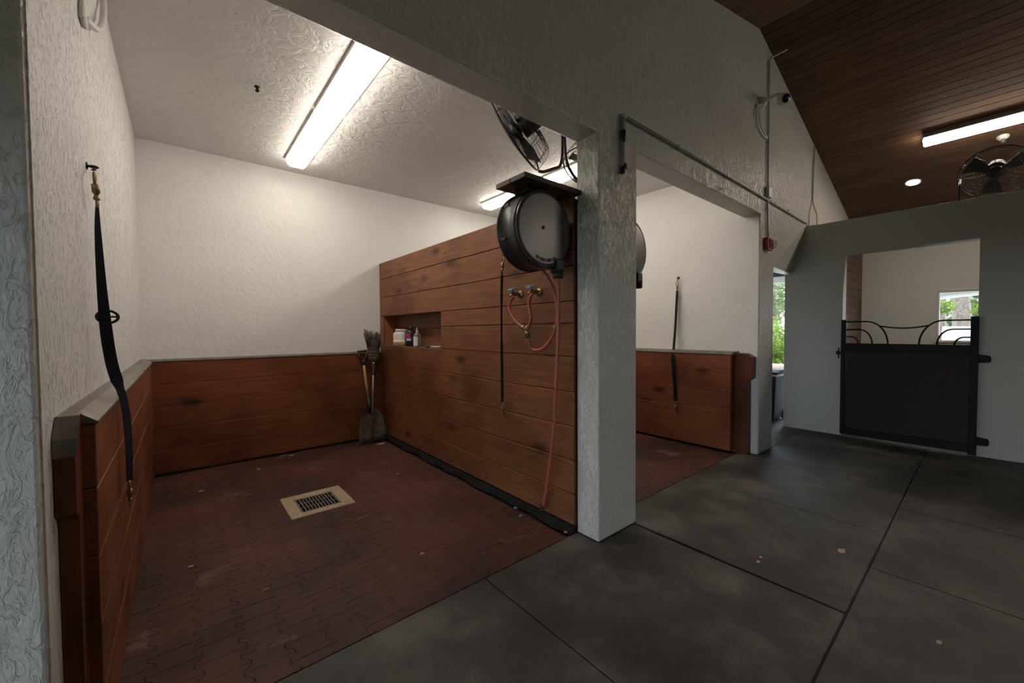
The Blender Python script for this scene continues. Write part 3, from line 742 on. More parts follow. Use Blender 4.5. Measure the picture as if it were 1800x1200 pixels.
# arc of raised lettering, too worn to read: nine stubby strokes under a rim
m = MB()
for k in range(10):
    a_ = math.radians(-112+k*5.4); rl = 0.212
    x, z = RCX+rl*math.cos(a_), RCZ+rl*math.sin(a_)
    Mt = Matrix.Translation((x, face_y(x)-0.001, z)) @ Matrix.Rotation(-(a_+PI/2), 4, 'Y')
    m.box(-0.0065, -0.0030, -0.003, 0.003, -0.011, 0.011, mat=Mt)
    if k % 3 != 1: m.box(0.0030, 0.0060, -0.003, 0.003, -0.011, 0.011, mat=Mt)
    m.box(-0.0060, 0.0060, -0.003, 0.003, 0.008 if k % 2 else -0.0015, 0.011 if k % 2 else 0.0015, mat=Mt)
m.build('raised_lettering', M_['lettering'], fp)
m = MB(); m.box(2.015, 2.095, 1.920, 1.990, 1.905, 2.0, bevel=0.008); m.box(2.022, 2.088, 1.917, 1.977, 1.865, 1.91, bevel=0.010)
for x in (2.04, 2.055, 2.07): m.box(x-0.002, x+0.002, 1.912, 1.921, 1.87, 1.93)
m.build('hose_guide', M_['black'], reel)
m = MB(); m.box(1.83, 1.98, 1.98, 2.11, 2.445, 2.4715, bevel=0.004); m.box(1.86, 1.95, 2.01, 2.08, 2.40, 2.45); m.build('hanging_bracket', M_['black'], reel)
rl2 = copy_tree(reel, 'black hose reel edge peeping past the right side of the column', None, (2.965, 2.05, RCZ-0.0))

# hoses
hs = thing('drop_hose', 'long red rubber hose hanging from the reel down to the floor', 'hose', (2.1, 2.17, 0.09))
m = MB(); m.tube([(2.055, 1.947, 1.93), (2.055, 1.947, 1.87), (2.048, 1.935, 1.70), (2.03, 1.925, 1.45), (2.025, 1.935, 1.2), (2.03, 1.955, 0.98), (2.05, 1.99, 0.76), (2.075, 2.06, 0.48), (2.095, 2.12, 0.26), (2.105, 2.17, 0.12)], 0.0125, 10, smooth_n=5)
m.build('hose_tube', M_['hose'], hs)
m = MB(); d = Vector((0.012, 0.05, -0.15)).normalized(); a = Vector((2.103, 2.160, 0.165))
m.lathe([(0.019, 0), (0.019, 0.02), (0.016, 0.024), (0.016, 0.034), (0.019, 0.038), (0.019, 0.05), (0.012, 0.052)], a, d, 14); m.build('end_coupling', M_['black'], hs)
su = thing('supply_hose', 'red twin supply hose joining the two blue taps to the reel', 'hose', (2.08, 2.31, 1.5))
def tb(name, pts, par): m = MB(); m.tube(pts, 0.0135, 10, smooth_n=5); return m.build(name, M_['hose'], par)
tb('tap_hose', [(2.085, 2.470, 1.775), (2.08, 2.500, 1.750), (2.08, 2.516, 1.71), (2.08, 2.512, 1.665), (2.08, 2.461, 1.600), (2.08, 2.40, 1.553), (2.08, 2.352, 1.530)], su)
tb('tap_hose', [(2.085, 2.245, 1.785), (2.08, 2.270, 1.755), (2.08, 2.282, 1.715), (2.08, 2.270, 1.660), (2.08, 2.257, 1.595), (2.08, 2.285, 1.535), (2.08, 2.305, 1.522)], su)
tb('reel_hose', [(2.085, 2.285, 1.435), (2.09, 2.285, 1.395), (2.10, 2.262, 1.360), (2.10, 2.213, 1.349), (2.10, 2.138, 1.371), (2.10, 2.075, 1.424), (2.09, 2.01, 1.50), (2.08, 1.975, 1.62), (2.07, 1.985, 1.74), (2.05, 2.01, 1.83), (2.03, 2.055, 1.91), (2.01, 2.085, 1.965)], su)
m = MB(); m.tube([(2.08, 2.362, 1.536), (2.08, 2.318, 1.515), (2.08, 2.285, 1.445)], 0.017, 10); m.tube([(2.08, 2.297, 1.535), (2.08, 2.312, 1.505)], 0.016, 10)
m.lathe([(0.021, -0.012), (0.021, 0.012)], (2.08, 2.34, 1.526), (0, 0.9, 0.4), 12); m.lathe([(0.021, -0.01), (0.021, 0.01)], (2.08, 2.30, 1.480), (0, 0.4, 1), 12)
m.build('y_connector', M_['brass'], su)
for p, d in (((2.083, 2.285, 1.425), (0, 0, 1)), ((2.085, 2.0, 1.53), (0, -0.3, 1)), ((2.04, 2.04, 1.888), (0, 0.5, 1))):
    m = MB(); m.lathe([(0.0135, -0.008), (0.0165, -0.008), (0.0165, 0.008), (0.0135, 0.008)], p, d, 14); m.box(p[0]-0.024, p[0]-0.012, p[1]-0.006, p[1]+0.006, p[2]-0.008, p[2]+0.008); m.build('hose_clamp', M_['galv'], su)
# taps
def tap(label, y, z):
    t = thing('water_tap', label, 'tap', (PX, y, z), 'blue-handled taps on the partition')
    m = MB(); m.lathe([(0.034, 0.0), (0.034, 0.008), (0.018, 0.012), (0.014, 0.016), (0.014, 0.07)], (PX, y, z), (-1, 0, 0), 18)
    m.lathe([(0.020, 0.035), (0.020, 0.052)], (PX, y, z), (-1, 0, 0), 6, False)
    m.tube([(PX-0.06, y, z), (PX-0.085, y-0.005, z), (PX-0.105, y-0.01+0.0, z-0.01), (PX-0.120, y-0.026, z-0.028)], [0.017, 0.018, 0.016, 0.017], 12)
    m.tube([(PX-0.085, y, z), (PX-0.096, y, z+0.034)], 0.008, 10)
    m.lathe([(0.018, 0), (0.018, 0.022)], (PX-0.110, y-0.013, z-0.014), (-0.4, -0.6, -0.7), 8); m.build('body', M_['brass'], t)
    m = MB(); cc = Vector((PX-0.098, y, z+0.036)); ax = Vector((-0.34, -0.06, 0.93)).normalized()
    u = Vector((0, 1, 0)); u = (u-ax*u.dot(ax)).normalized(); w = ax.cross(u)
    sg = 30; ring = [(cc + (u*math.cos(2*PI*k/sg)+w*math.sin(2*PI*k/sg))*(0.031+0.003*math.cos(5*2*PI*k/sg))) for k in range(sg)]
    m.tube(ring, 0.0055, 6, closed=True); m.lathe([(0.010, -0.004), (0.010, 0.007), (0, 0.009)], cc, ax, 12)
    for k in range(5): m.tube([cc, cc+(u*math.cos(2*PI*k/5)+w*math.sin(2*PI*k/5))*0.031], 0.006, 6)
    m.build('handle', M_['blue'], t)
    return t
tap('brass tap with blue handle on the partition, left of the pair', 2.523, 1.806)
tap('brass tap with blue handle on the partition, nearer the hanging hose', 2.296, 1.809)

# ------------------------------------------------------------------ cross-tie leads
def snap(m, p, d, s=1.0, side=(0, 1, 0)):
    # panic snap: eye, barrel and swivel along d
    p = Vector(p); d = Vector(d).normalized(); sd_ = Vector(side); sd_ = (sd_-d*sd_.dot(d)).normalized()
    m.tube([p + d*(0.022*s*(1-math.cos(a))) + sd_*(0.017*s*math.sin(a)) for a in [2*PI*k/14 for k in range(14)]], 0.0045*s, 6, closed=True)
    m.lathe([(0.006*s, 0.040*s), (0.012*s, 0.045*s), (0.012*s, 0.075*s), (0.007*s, 0.08*s), (0.007*s, 0.09*s), (0.010*s, 0.092*s), (0.010*s, 0.102*s), (0.004*s, 0.106*s)], p, d, 12)
    m.tube([p + d*(0.118*s) + d*(0.014*s*math.cos(a)) + sd_*(0.015*s*math.sin(a)) for a in [2*PI*k/12 for k in range(12)]], 0.004*s, 6, closed=True)
def chain(m, a, b, n):
    a, b = Vector(a), Vector(b); d = (b-a)/n
    for i in range(n):
        c = a + d*(i+0.5); dn = d.normalized(); s1 = Vector((0, 1, 0)) if i % 2 else dn.cross(Vector((0, 1, 0))).normalized()
        m.tube([c + dn*(d.length*0.62*math.cos(q)) + s1*(0.007*math.sin(q)) for q in [2*PI*k/10 for k in range(10)]], 0.0028, 5, closed=True)
def lead(label, eye, wall_n, top, pts, wd, widths, bot_d, bsnap=1.0, buckle=None):
    t = thing('cross_tie', label, 'tether', eye, 'black webbing cross ties hung on the stall walls')
    e = Vector(eye); wn = Vector(wall_n)
    m = MB(); m.lathe([(0.018, 0), (0.016, 0.004), (0.006, 0.006), (0.006, 0.022)], e, wn, 12)
    m.tube([e+wn*0.024 + Vector((0, 0.014*math.cos(a), 0))+wn*(0.014*math.sin(a)) for a in [2*PI*k/12 for k in range(12)]], 0.004, 6, closed=True)
    chain(m, e+wn*0.024+Vector((0, 0, -0.01)), Vector(top)+Vector((0, 0, 0.01)), 3); m.build('wall_eye', M_['steel'], t)
    m = MB(); snap(m, top, Vector(pts[0])-Vector(top), 1.15); m.build('top_snap', M_['brass'], t)
    m = MB(); m.ribbon(pts, wd, widths); m.build('strap', M_['webbing'], t)
    m = MB(); snap(m, pts[-1], bot_d, bsnap); m.build('bottom_snap', M_['brass'], t)
    if buckle:
        m = MB(); p = Vector(buckle); m.tube([p+Vector((0.034*math.cos(a), 0.010*math.cos(a), 0.028*math.sin(a))) for a in [2*PI*k/18 for k in range(18)]], 0.0065, 6, closed=True)
        m.box(p.x-0.032, p.x+0.032, p.y-0.012, p.y-0.004, p.z-0.004, p.z+0.004); m.build('slide_buckle', M_['steel'], t)
def lerp_pts(ctrl, n=5): return catmull([Vector(p) for p in ctrl], n)
pl = lerp_pts([(-0.275, 2.60, 2.09), (-0.272, 2.57, 1.93), (-0.262, 2.575, 1.60), (-0.245, 2.60, 1.36), (-0.205, 2.58, 1.17), (-0.193, 2.545, 0.98), (-0.192, 2.52, 0.82)])
nn = len(pl)
def wdir(i, a0, a1): a = a0+(a1-a0)*i/(nn-1); return (math.cos(a), math.sin(a), 0)
ws = []
for i in range(nn):
    s = i/(nn-1); ws.append(0.009+0.034*min(1, s/0.38) if s < 0.6 else 0.034)
lead('black webbing cross tie with round buckle hanging on the left wall', (L, 2.66, 2.268), (1, 0, 0), (-0.277, 2.56, 2.215), pl,
     [wdir(i, 0.5, 0.2) if i/(nn-1) < 0.60 else wdir(i, 0.2, 1.0) for i in range(nn)], ws, (0.0, 0.03, -1), 0.9, (-0.252, 2.585, 1.575))
pl = lerp_pts([(2.165, 2.716, 2.02), (2.160, 2.720, 1.85), (2.158, 2.722, 1.6), (2.160, 2.722, 1.2), (2.162, 2.723, 1.0), (2.165, 2.727, 0.87)]); nn = len(pl)
lead('narrow black cross tie hanging beside the taps on the partition', (PX, 2.70, 2.20), (-1, 0, 0), (2.168, 2.708, 2.14), pl,
     [(0.75, 0.15, 0) if 7 < i < 13 else (0.80, -0.60, 0) for i in range(nn)], 0.023, (0.05, 0.02, -1), 1.0)
pl = lerp_pts([(5.245, 2.735, 2.03), (5.235, 2.735, 1.9), (5.22, 2.745, 1.55), (5.13, 2.72, 1.25), (5.035, 2.68, 1.12), (5.03, 2.65, 0.80), (5.035, 2.64, 0.55)]); nn = len(pl)
lead('black cross tie on the far wall of the second stall', (P0, 2.735, 2.215), (-1, 0, 0), (5.247, 2.735, 2.155), pl,
     [(-0.5, 0.85, 0) if i > 16 else (0.3, 0.8, 0) for i in range(nn)], 0.046, (0.0, 0.0, -1), 1.3)

# ------------------------------------------------------------------ shovel and broom in the corner
sh = thing('scoop_shovel', 'grey scoop shovel with pale handle leaning in the back corner', 'shovel', (1.95, 5.33, 0.0))
tip, top = Vector((1.975, 5.285, 0.0)), Vector((1.905, 5.485, 1.27)); ax = (top-tip).normalized()
side = Vector((1, 0.0, 0)); side = (side-ax*side.dot(ax)).normalized(); nr = side.cross(ax)     # nr faces the stall
if nr.y > 0: nr = -nr
m = MB(); rows_ = []
for s, hw, dep in ((0.0, 0.190, 0.004), (0.10, 0.186, 0.022), (0.22, 0.172, 0.040), (0.33, 0.150, 0.055), (0.40, 0.120, 0.060), (0.445, 0.075, 0.055), (0.465, 0.035, 0.040)):
    row = []
    for k in range(9):
        q = -1+2*k/8; row.append(tip + ax*s + side*(hw*q) + nr*(dep*(abs(q)**2.5)) )
    rows_.append(row)
V1 = [[m.bm.verts.new(p) for p in r_] for r_ in rows_]; V2 = [[m.bm.verts.new(p-nr*0.004) for p in r_] for r_ in rows_]
for i in range(len(rows_)-1):
    for k in range(8):
        f = m.bm.faces.new((V1[i][k], V1[i][k+1], V1[i+1][k+1], V1[i+1][k])); f.smooth = True
        f = m.bm.faces.new((V2[i][k], V2[i+1][k], V2[i+1][k+1], V2[i][k+1])); f.smooth = True
nR = len(rows_)-1
for k in range(8): m.bm.faces.new((V1[0][k], V2[0][k], V2[0][k+1], V1[0][k+1])); m.bm.faces.new((V1[nR][k], V1[nR][k+1], V2[nR][k+1], V2[nR][k]))
for i in range(nR): m.bm.faces.new((V1[i][0], V1[i+1][0], V2[i+1][0], V2[i][0])); m.bm.faces.new((V1[i][8], V2[i][8], V2[i+1][8], V1[i+1][8]))
m.build('blade', M_['scoop'], sh)
m = MB(); m.tube([tip+ax*0.40+nr*0.005, tip+ax*0.50+nr*0.02, tip+ax*0.62+nr*0.012], [0.020, 0.021, 0.019], 12); m.build('socket', M_['black'], sh)
m = MB(); m.tube([tip+ax*0.60+nr*0.012, tip+ax*0.85, tip+ax*1.08], 0.018, 12); m.build('shaft', M_['handle'], sh)
m = MB(); e = tip+ax*1.06
m.tube([e, e+ax*0.07], 0.021, 12); m.tube([e+ax*0.06, e+ax*0.10+side*0.045, e+ax*0.19+side*0.055], 0.012, 8); m.tube([e+ax*0.06, e+ax*0.10-side*0.045, e+ax*0.19-side*0.055], 0.012, 8)
m.tube([e+ax*0.19-side*0.062, e+ax*0.19+side*0.062], 0.016, 10); m.build('grip', M_['black'], sh)
br = thing('corn_broom', 'upturned broom with dark bristles standing in front of the shovel', 'broom', (1.93, 5.22, 0.0))
b0, b1 = Vector((1.925, 5.215, 0.0)), Vector((1.995, 5.30, 1.09)); ax = (b1-b0).normalized()
m = MB(); m.tube([b0, b0+ax*0.5, b1], 0.0125, 10); m.build('handle', M_['cap'], br)
m = MB(); m.tube([b1-ax*0.17, b1-ax*0.02, b1+ax*0.0], [0.015, 0.019, 0.026], 12); m.build('ferrule', M_['galv'], br)
sd2 = Vector((1, 0.05, 0)); sd2 = (sd2-ax*sd2.dot(ax)).normalized(); n2 = sd2.cross(ax)
m = MB()
lean = -0.025
prof = [(0.0, 0.030, 0.026), (0.03, 0.072, 0.032), (0.12, 0.082, 0.032), (0.22, 0.092, 0.030), (0.30, 0.105, 0.028)]
ringsb = []
for s, hw, hd in prof:
    ringsb.append([m.bm.verts.new(b1+ax*s+sd2*(hw*math.cos(q)+lean*s)+n2*(hd*math.sin(q))) for q in [2*PI*k/20 for k in range(20)]])
for a, b in zip(ringsb, ringsb[1:]):
    for k in range(20): f = m.bm.faces.new((a[k], a[(k+1) % 20], b[(k+1) % 20], b[k])); f.smooth = True
m.bm.faces.new(ringsb[0][::-1]); m.bm.faces.new(ringsb[-1])
for k in range(260):
    q = random.uniform(-1, 1); qq = random.uniform(-1, 1); ln = random.uniform(0.36, 0.43)+0.02*(-q)
    a = b1+ax*0.20+sd2*(0.088*q)+n2*(0.028*qq); b = b1+ax*ln+sd2*((0.122+random.uniform(-0.01, 0.012))*q+lean)+n2*(0.035*qq+random.uniform(-0.006, 0.006))
    m.tube([a, b], [0.0022, 0.0012], 3)
m.build('bristles', M_['bristle'], br)
m = MB()
for s, hw, hd in ((0.06, 0.0765, 0.033), (0.10, 0.0805, 0.033), (0.14, 0.0845, 0.033)):
    m.tube([b1+ax*s+sd2*(hw*math.cos(q)+lean*s)+n2*(hd*math.sin(q)) for q in [2*PI*k/24 for k in range(24)]], 0.0022, 4, closed=True)
m.build('binding', M_['stitch'], br)

# ------------------------------------------------------------------ things in the niche
def lathe_thing(name, label, cat, c, parts):
    t = thing(name, label, cat, c)
    for nm, prof, mat in parts: mm = MB(); mm.lathe(prof, c, (0, 0, 1), 24); mm.build(nm, mat, t)
    return t
lathe_thing('plastic_jar', 'white milky wide-mouth jar in the partition niche', 'jar', (2.30, 5.07, nz0), [
    ('jar_body', [(0.085, 0), (0.108, 0.012), (0.112, 0.03), (0.112, 0.160), (0.100, 0.180), (0.082, 0.192), (0.080, 0.2)], M_['milky']),
    ('contents', [(0.1128, 0.028), (0.1128, 0.082)], M_['cream']), ('lid', [(0.086, 0.196), (0.086, 0.222), (0.080, 0.226), (0, 0.226)], M_['milky'])])
pb = lathe_thing('shampoo_bottle', 'dark purple bottle with magenta label beside the jar', 'bottle', (2.30, 4.80, nz0), [
    ('bottle_body', [(0.070, 0), (0.074, 0.006), (0.074, 0.185), (0.062, 0.205), (0.025, 0.225), (0.020, 0.228)], M_['purple']),
    ('cap', [(0.022, 0.225), (0.022, 0.250), (0.012, 0.256), (0.010, 0.280), (0, 0.282)], M_['black']),
    ('label', [(0.0748, 0.012), (0.0748, 0.115)], M_['purple'])])
m = MB()
for k in range(9):
    a0 = math.radians(190+k*10); a1 = a0+math.radians(10)
    for (z0, z1, s0, s1) in ((0.112, 0.168, 0, 5),):
        if s0 <= k < s1: m.poly([(2.30+0.0756*math.cos(a), 4.80+0.0756*math.sin(a), nz0+z) for a, z in ((a0, z0), (a1, z0), (a1, z1), (a0, z1))])
m.build('magenta_band', M_['magenta'], pb)
m = MB()
for k in range(6):
    a0 = math.radians(200+k*8); a1 = a0+math.radians(8)
    m.poly([(2.30+0.0758*math.cos(a), 4.80+0.0758*math.sin(a), nz0+z) for a, z in ((a0, 0.078), (a1, 0.078), (a1, 0.092), (a0, 0.092))])
    m.poly([(2.30+0.0758*math.cos(a), 4.80+0.0758*math.sin(a), nz0+z) for a, z in ((a0, 0.100), (a1, 0.100), (a1, 0.104), (a0, 0.104))])
m.build('pale_lettering', M_['label'], pb)
cb = lathe_thing('spray_bottle', 'slim clear bottle with pale label in the niche', 'bottle', (2.29, 4.60, nz0), [
    ('bottle_body', [(0.040, 0), (0.046, 0.006), (0.046, 0.140), (0.034, 0.168), (0.018, 0.178), (0.016, 0.185)], M_['glass']),
    ('cap', [(0.018, 0.180), (0.018, 0.200), (0.008, 0.204), (0.008, 0.222), (0.014, 0.224), (0.014, 0.232), (0, 0.234)], M_['milky'])])
m = MB()
for k in range(9):
    a0 = math.radians(165+k*10); a1 = a0+math.radians(10)
    m.poly([(2.29+0.0472*math.cos(a), 4.60+0.0472*math.sin(a), nz0+z) for a, z in ((a0, 0.015), (a1, 0.015), (a1, 0.125), (a0, 0.125))])
m.build('label', M_['label'], cb)
lathe_thing('soap_dish', 'small white shallow dish at the near end of the niche', 'dish', (2.28, 4.08, nz0), [('dish', [(0.050, 0), (0.056, 0.004), (0.075, 0.022), (0.071, 0.022), (0.052, 0.008), (0, 0.006)], M_['extwhite'])])
t = thing('hoof_pick', 'small dark hoof pick lying beside the white dish', 'tool', (2.235, 4.24, nz0))
m = MB(); m.tube([(2.26, 4.34, nz0+0.010), (2.235, 4.25, nz0+0.012), (2.225, 4.17, nz0+0.010)], [0.008, 0.011, 0.009], 8); m.build('grip', M_['black'], t)
m = MB(); m.tube([(2.26, 4.34, nz0+0.010), (2.27, 4.385, nz0+0.009), (2.26, 4.40, nz0+0.02)], 0.004, 6); m.build('hook', M_['steel'], t)

# ------------------------------------------------------------------ floor drain
dr = thing('floor_drain', 'square cream concrete floor drain with dark grate in left stall', 'drain', (0.902, 3.785, 0.0))
x0, x1, y0, y1 = 0.652, 1.154, 3.533, 4.036; gx0, gx1, gy0, gy1 = 0.742, 1.058, 3.612, 3.930
m = MB(); zt0, zt1 = -0.028, 0.006
m.box(x0, x1, y0, gy0, zt0, zt1, bevel=0.004); m.box(x0, x1, gy1, y1, zt0, zt1, bevel=0.004); m.box(x0, gx0, gy0-0.002, gy1+0.002, zt0, zt1-0.0002); m.box(gx1, x1, gy0-0.002, gy1+0.002, zt0, zt1-0.0002)
m.build('frame', M_['concrete'], dr)
m = MB(); m.box(gx0, gx1, gy0, gy1, -0.0285, -0.026); m.build('sump', M_['sump'], dr)
m = MB(); zg0, zg1 = -0.008, 0.004; nb = 11
w = (gx1-gx0); fr = 0.016
m.box(gx0, gx1, gy0, gy0+fr, zg0, zg1); m.box(gx0, gx1, gy1-fr, gy1, zg0, zg1); m.box(gx0, gx0+fr, gy0, gy1, zg0, zg1); m.box(gx1-fr, gx1, gy0, gy1, zg0, zg1)
for k in range(1, nb): x = gx0+fr+(w-2*fr)*k/nb; m.box(x-0.0045, x+0.0045, gy0+fr, gy1-fr, zg0, zg1-0.0005)
for k in (1, 2): y = gy0+fr+(gy1-gy0-2*fr)*k/3; m.box(gx0+fr, gx1-fr, y-0.006, y+0.006, zg0, zg1-0.0003)
m.build('grate', M_['grate'], dr)

# ------------------------------------------------------------------ pipes, alarm, camera on the front wall
Yf = F-0.016
hp = thing('water_pipe', 'long thin grey pipe run level across the stall front wall', 'pipe', (4.8, F, 3.05))
m = MB(); m.tube([(2.515, Yf, 3.056), (4.5, Yf, 3.060), (7.10, Yf, 3.050)], 0.0125, 10); m.build('pipe_run', M_['pipe'], hp)
m = MB(); m.tube([(2.502, F, 3.056), (2.502, Yf, 3.056), (2.53, Yf, 3.056)], 0.017, 10); m.build('elbow', M_['pipe'], hp)
for x in (3.3, 4.3, 5.2, 6.2):
    m = MB(); m.box(x-0.008, x+0.008, F-0.032, F+0.001, 3.040, 3.078, bevel=0.003); m.build('clip', M_['galv'], hp)
dp = thing('drop_pipe', 'short pale pipe with black clips on the column head', 'pipe', (2.502, F, 2.64))
m = MB(); m.tube([(2.502, Yf, 3.035), (2.502, Yf, 2.67), (2.502, Yf-0.004, 2.645)], 0.014, 10); m.build('pipe_run', M_['pipe'], dp)
m = MB(); m.tube([(2.502, Yf, 2.95), (2.502, Yf, 2.885)], [0.018, 0.021], 10); m.tube([(2.502, Yf-0.012, 2.935), (2.49, Yf-0.014, 2.86)], 0.010, 8); m.build('valve', M_['black'], dp)
m = MB(); m.tube([(2.512, Yf, 2.715), (2.502, Yf, 2.665), (2.485, Yf-0.004, 2.64)], [0.017, 0.021, 0.014], 10); m.tube([(2.515, Yf-0.01, 2.71), (2.525, Yf-0.01, 2.675)], 0.010, 8); m.build('end_fitting', M_['black'], dp)
# electrical conduit down to the fire alarm
cd = thing('conduit', 'thin vertical conduit with box running down to the red alarm', 'conduit', (5.46, F, 2.63))
m = MB(); m.tube([(5.60, F-0.16, 4.815), (5.52, F-0.03, 4.76), (5.465, Yf, 4.70), (5.465, Yf, 4.0), (5.465, Yf, 3.2), (5.465, Yf, 2.80), (5.475, Yf, 2.72), (5.49, Yf, 2.66), (5.495, Yf, 2.60)], 0.0115, 8); m.build('tube', M_['pipe'], cd)
m = MB(); m.box(5.415, 5.515, F-0.045, F-0.002, 3.075, 3.205, bevel=0.008, seg=2); m.build('junction_box', M_['pipe'], cd)
for z in (4.45, 3.75, 2.95):
    m = MB(); m.box(5.447, 5.483, F-0.031, F+0.001, z-0.008, z+0.008, bevel=0.003); m.build('clip', M_['galv'], cd)
al = thing('fire_alarm', 'red fire alarm strobe on the wall above the passage', 'alarm', (5.48, F, 2.455))
m = MB(); m.box(5.390, 5.565, F-0.050, F-0.002, 2.455, 2.600, bevel=0.010, seg=2); m.box(5.405, 5.55, F-0.062, F-0.045, 2.47, 2.585, bevel=0.006); m.build('housing', M_['red'], al)
m = MB(); m.box(5.50, 5.558, F-0.092, F-0.058, 2.490, 2.565, bevel=0.010, seg=2); m.build('strobe_lens', M_['glass'], al)
m = MB()
for k in range(5): m.box(5.42, 5.48, F-0.0645, F-0.0615, 2.495+k*0.016, 2.501+k*0.016)
m.build('sounder_slots', M_['black'], al)
cc = thing('security_camera', 'white dome security camera on an arm high on the front wall', 'camera', (5.25, F, 4.12))
m = MB(); m.lathe([(0.060, 0.002), (0.060, 0.02), (0.045, 0.035), (0.038, 0.05), (0, 0.055)], (5.26, F, 4.145), (0, -1, 0), 20); m.build('wall_base', M_['pvc'], cc)
m = MB(); m.tube([(5.26, F-0.04, 4.135), (5.255, F-0.10, 4.155), (5.25, F-0.17, 4.155), (5.25, F-0.21, 4.125)], 0.019, 12, smooth_n=4); m.build('arm', M_['pvc'], cc)
ctr = Vector((5.25, F-0.225, 4.085)); ldir = Vector((-0.55, -0.72, -0.42)).normalized()
m = MB(); m.lathe([(0.0, 0.055), (0.035, 0.050), (0.058, 0.030), (0.066, 0.0), (0.062, -0.03), (0.050, -0.048), (0.044, -0.050)], ctr, (0, 0, 1), 22); m.build('dome', M_['pvc'], cc)
m = MB(); m.lathe([(0.044, 0.030), (0.046, 0.052), (0.036, 0.064), (0, 0.070)], ctr, ldir, 20); m.build('lens', M_['black_lens'], cc)
m = MB(); m.tube([(5.235, Yf, 4.10), (5.10, Yf, 4.04), (5.06, Yf, 3.93), (5.10, Yf, 3.84), (5.25, Yf, 3.775), (5.40, Yf, 3.775), (5.45, Yf, 3.82)], 0.009, 8, smooth_n=5)
m.tube([(5.22, Yf, 4.09), (5.17, Yf, 4.00), (5.18, Yf, 3.90), (5.27, Yf, 3.82), (5.42, Yf, 3.79)], 0.007, 8, smooth_n=5); m.build('cable_loop', M_['pvc'], cc)
c2 = thing('conduit', 'forked conduit on the wall end just above the gate wall', 'conduit', (7.40, F, 3.1))
m = MB(); m.tube([(7.45, Yf, 4.25), (7.43, Yf, 4.15), (7.40, Yf, 3.9), (7.36, Yf, 3.42)], 0.012, 8); m.build('tube', M_['pipe'], c2)
m = MB(); m.tube([(7.36, Yf, 3.43), (7.26, Yf, 3.30), (7.20, Yf, 3.18), (7.20, Yf, 3.015)], 0.008, 8, smooth_n=3); m.tube([(7.36, Yf, 3.43), (7.50, Yf, 3.34), (7.62, Yf, 3.26), (7.64, Yf, 3.015)], 0.009, 8, smooth_n=3); m.build('branches', M_['pipe'], c2)
# left wall: loop of white cable cover high up; ceiling hook
lc = thing('cable_loop', 'curved white cable loop high on the left stall wall', 'cable', (L, 2.62, 2.90))
m = MB(); m.tube([(L+0.012, 3.32, 3.46), (L+0.02, 3.25, 3.385), (L+0.03, 3.10, 3.20), (L+0.03, 2.90, 3.03), (L+0.02, 2.70, 2.945), (L+0.012, 2.645, 2.93)], 0.014, 10, smooth_n=5); m.build('cable', M_['pvc'], lc)
m = MB(); m.tube([(L+0.010, 2.60, 3.03), (L+0.010, 2.60, 2.90)], 0.012, 8); m.box(L, L+0.022, 2.57, 2.665, 2.885, 2.945, bevel=0.006); m.build('clamp', M_['pvc'], lc)
hk = thing('ceiling_hook', 'small dark screw hook in the left stall ceiling', 'hook', (0.525, 3.836, ZC))
m = MB(); m.lathe([(0.020, 0), (0.020, 0.006), (0.010, 0.010), (0.010, 0.022)], (0.525, 3.836, ZC), (0, 0, -1), 12)
m.tube([(0.525+0.009*math.sin(a), 3.836, ZC-0.030+0.009*math.cos(a)) for a in [0.0, 0.6, 1.2, 1.9, 2.6, 3.3, 4.0, 4.6]], 0.008, 8); m.build('hook', M_['iron'], hk)

# ------------------------------------------------------------------ iron gate
gt = thing('stall_gate', 'black iron stall gate with curved bars over a solid panel', 'gate', (7.09, 0.69, 0.0))
xa, xb = 7.070, 7.112; ya, yb = GY0-0.010, GY1+0.004; zp0, zp1 = 0.035, 1.302
m = MB(); m.box(xa+0.012, xb-0.012, ya+0.06, yb-0.06, zp0+0.08, zp1-0.09, tone=0.5); m.build('panel', M_['gatepanel'], gt)
for z0, z1 in ((zp0, zp0+0.10), (zp1-0.11, zp1)):
    m = MB(); m.box(xa, xb, ya+0.04, yb-0.04, z0, z1, bevel=0.004); m.build('rail', M_['iron'], gt)
m = MB(); m.box(xa-0.004, xb+0.004, yb-0.055, yb, zp0, 1.625, bevel=0.004); m.build('post', M_['iron'], gt)
m = MB(); m.box(xa-0.004, xb+0.004, ya, ya+0.065, zp0-0.02, 1.635, bevel=0.004); m.build('post', M_['iron'], gt)
xm = (xa+xb)/2; yl, yr = yb-0.05, ya+0.06; wd = yl-yr; zr = 1.596
def qarc(y0, s, w, zt, flat):
    pts = [(xm, y0, zt), (xm, y0-s*flat, zt)]
    for k in range(1, 9):
        a = k*PI/16; pts.append((xm, y0-s*(flat+(w-flat)*math.sin(a)), zp1-0.01+(zt-zp1+0.01)*math.cos(a)))
    return pts
for y0, s in ((yl, 1), (yr, -1)):
    for w, zt, fl in ((0.375*wd/1.0, zr, 0.19*wd), (0.24*wd, 1.488, 0.125*wd), (0.115*wd, 1.392, 0.045*wd)):
        m = MB(); m.tube(qarc(y0, s, w, zt, fl), 0.0095, 8); m.build('curved_bar', M_['iron'], gt)
m = MB(); yA, yB_ = yl-0.30*wd, yr+0.30*wd
m.tube([(xm, yA+(yB_-yA)*k/12, 1.535-0.030*math.sin(PI*k/12)) for k in range(13)], 0.0095, 8); m.build('curved_bar', M_['iron'], gt)
for z in (1.145, 0.182):
    m = MB(); m.prism([(ya+0.01, z-0.05), (ya+0.01, z+0.05), (ya-0.085, z+0.038), (ya-0.094, z+0.02), (ya-0.094, z-0.03), (ya-0.080, z-0.042)], 'x', G0-0.040, G0-0.001, bevel=0.006); m.build('hinge', M_['iron'], gt)
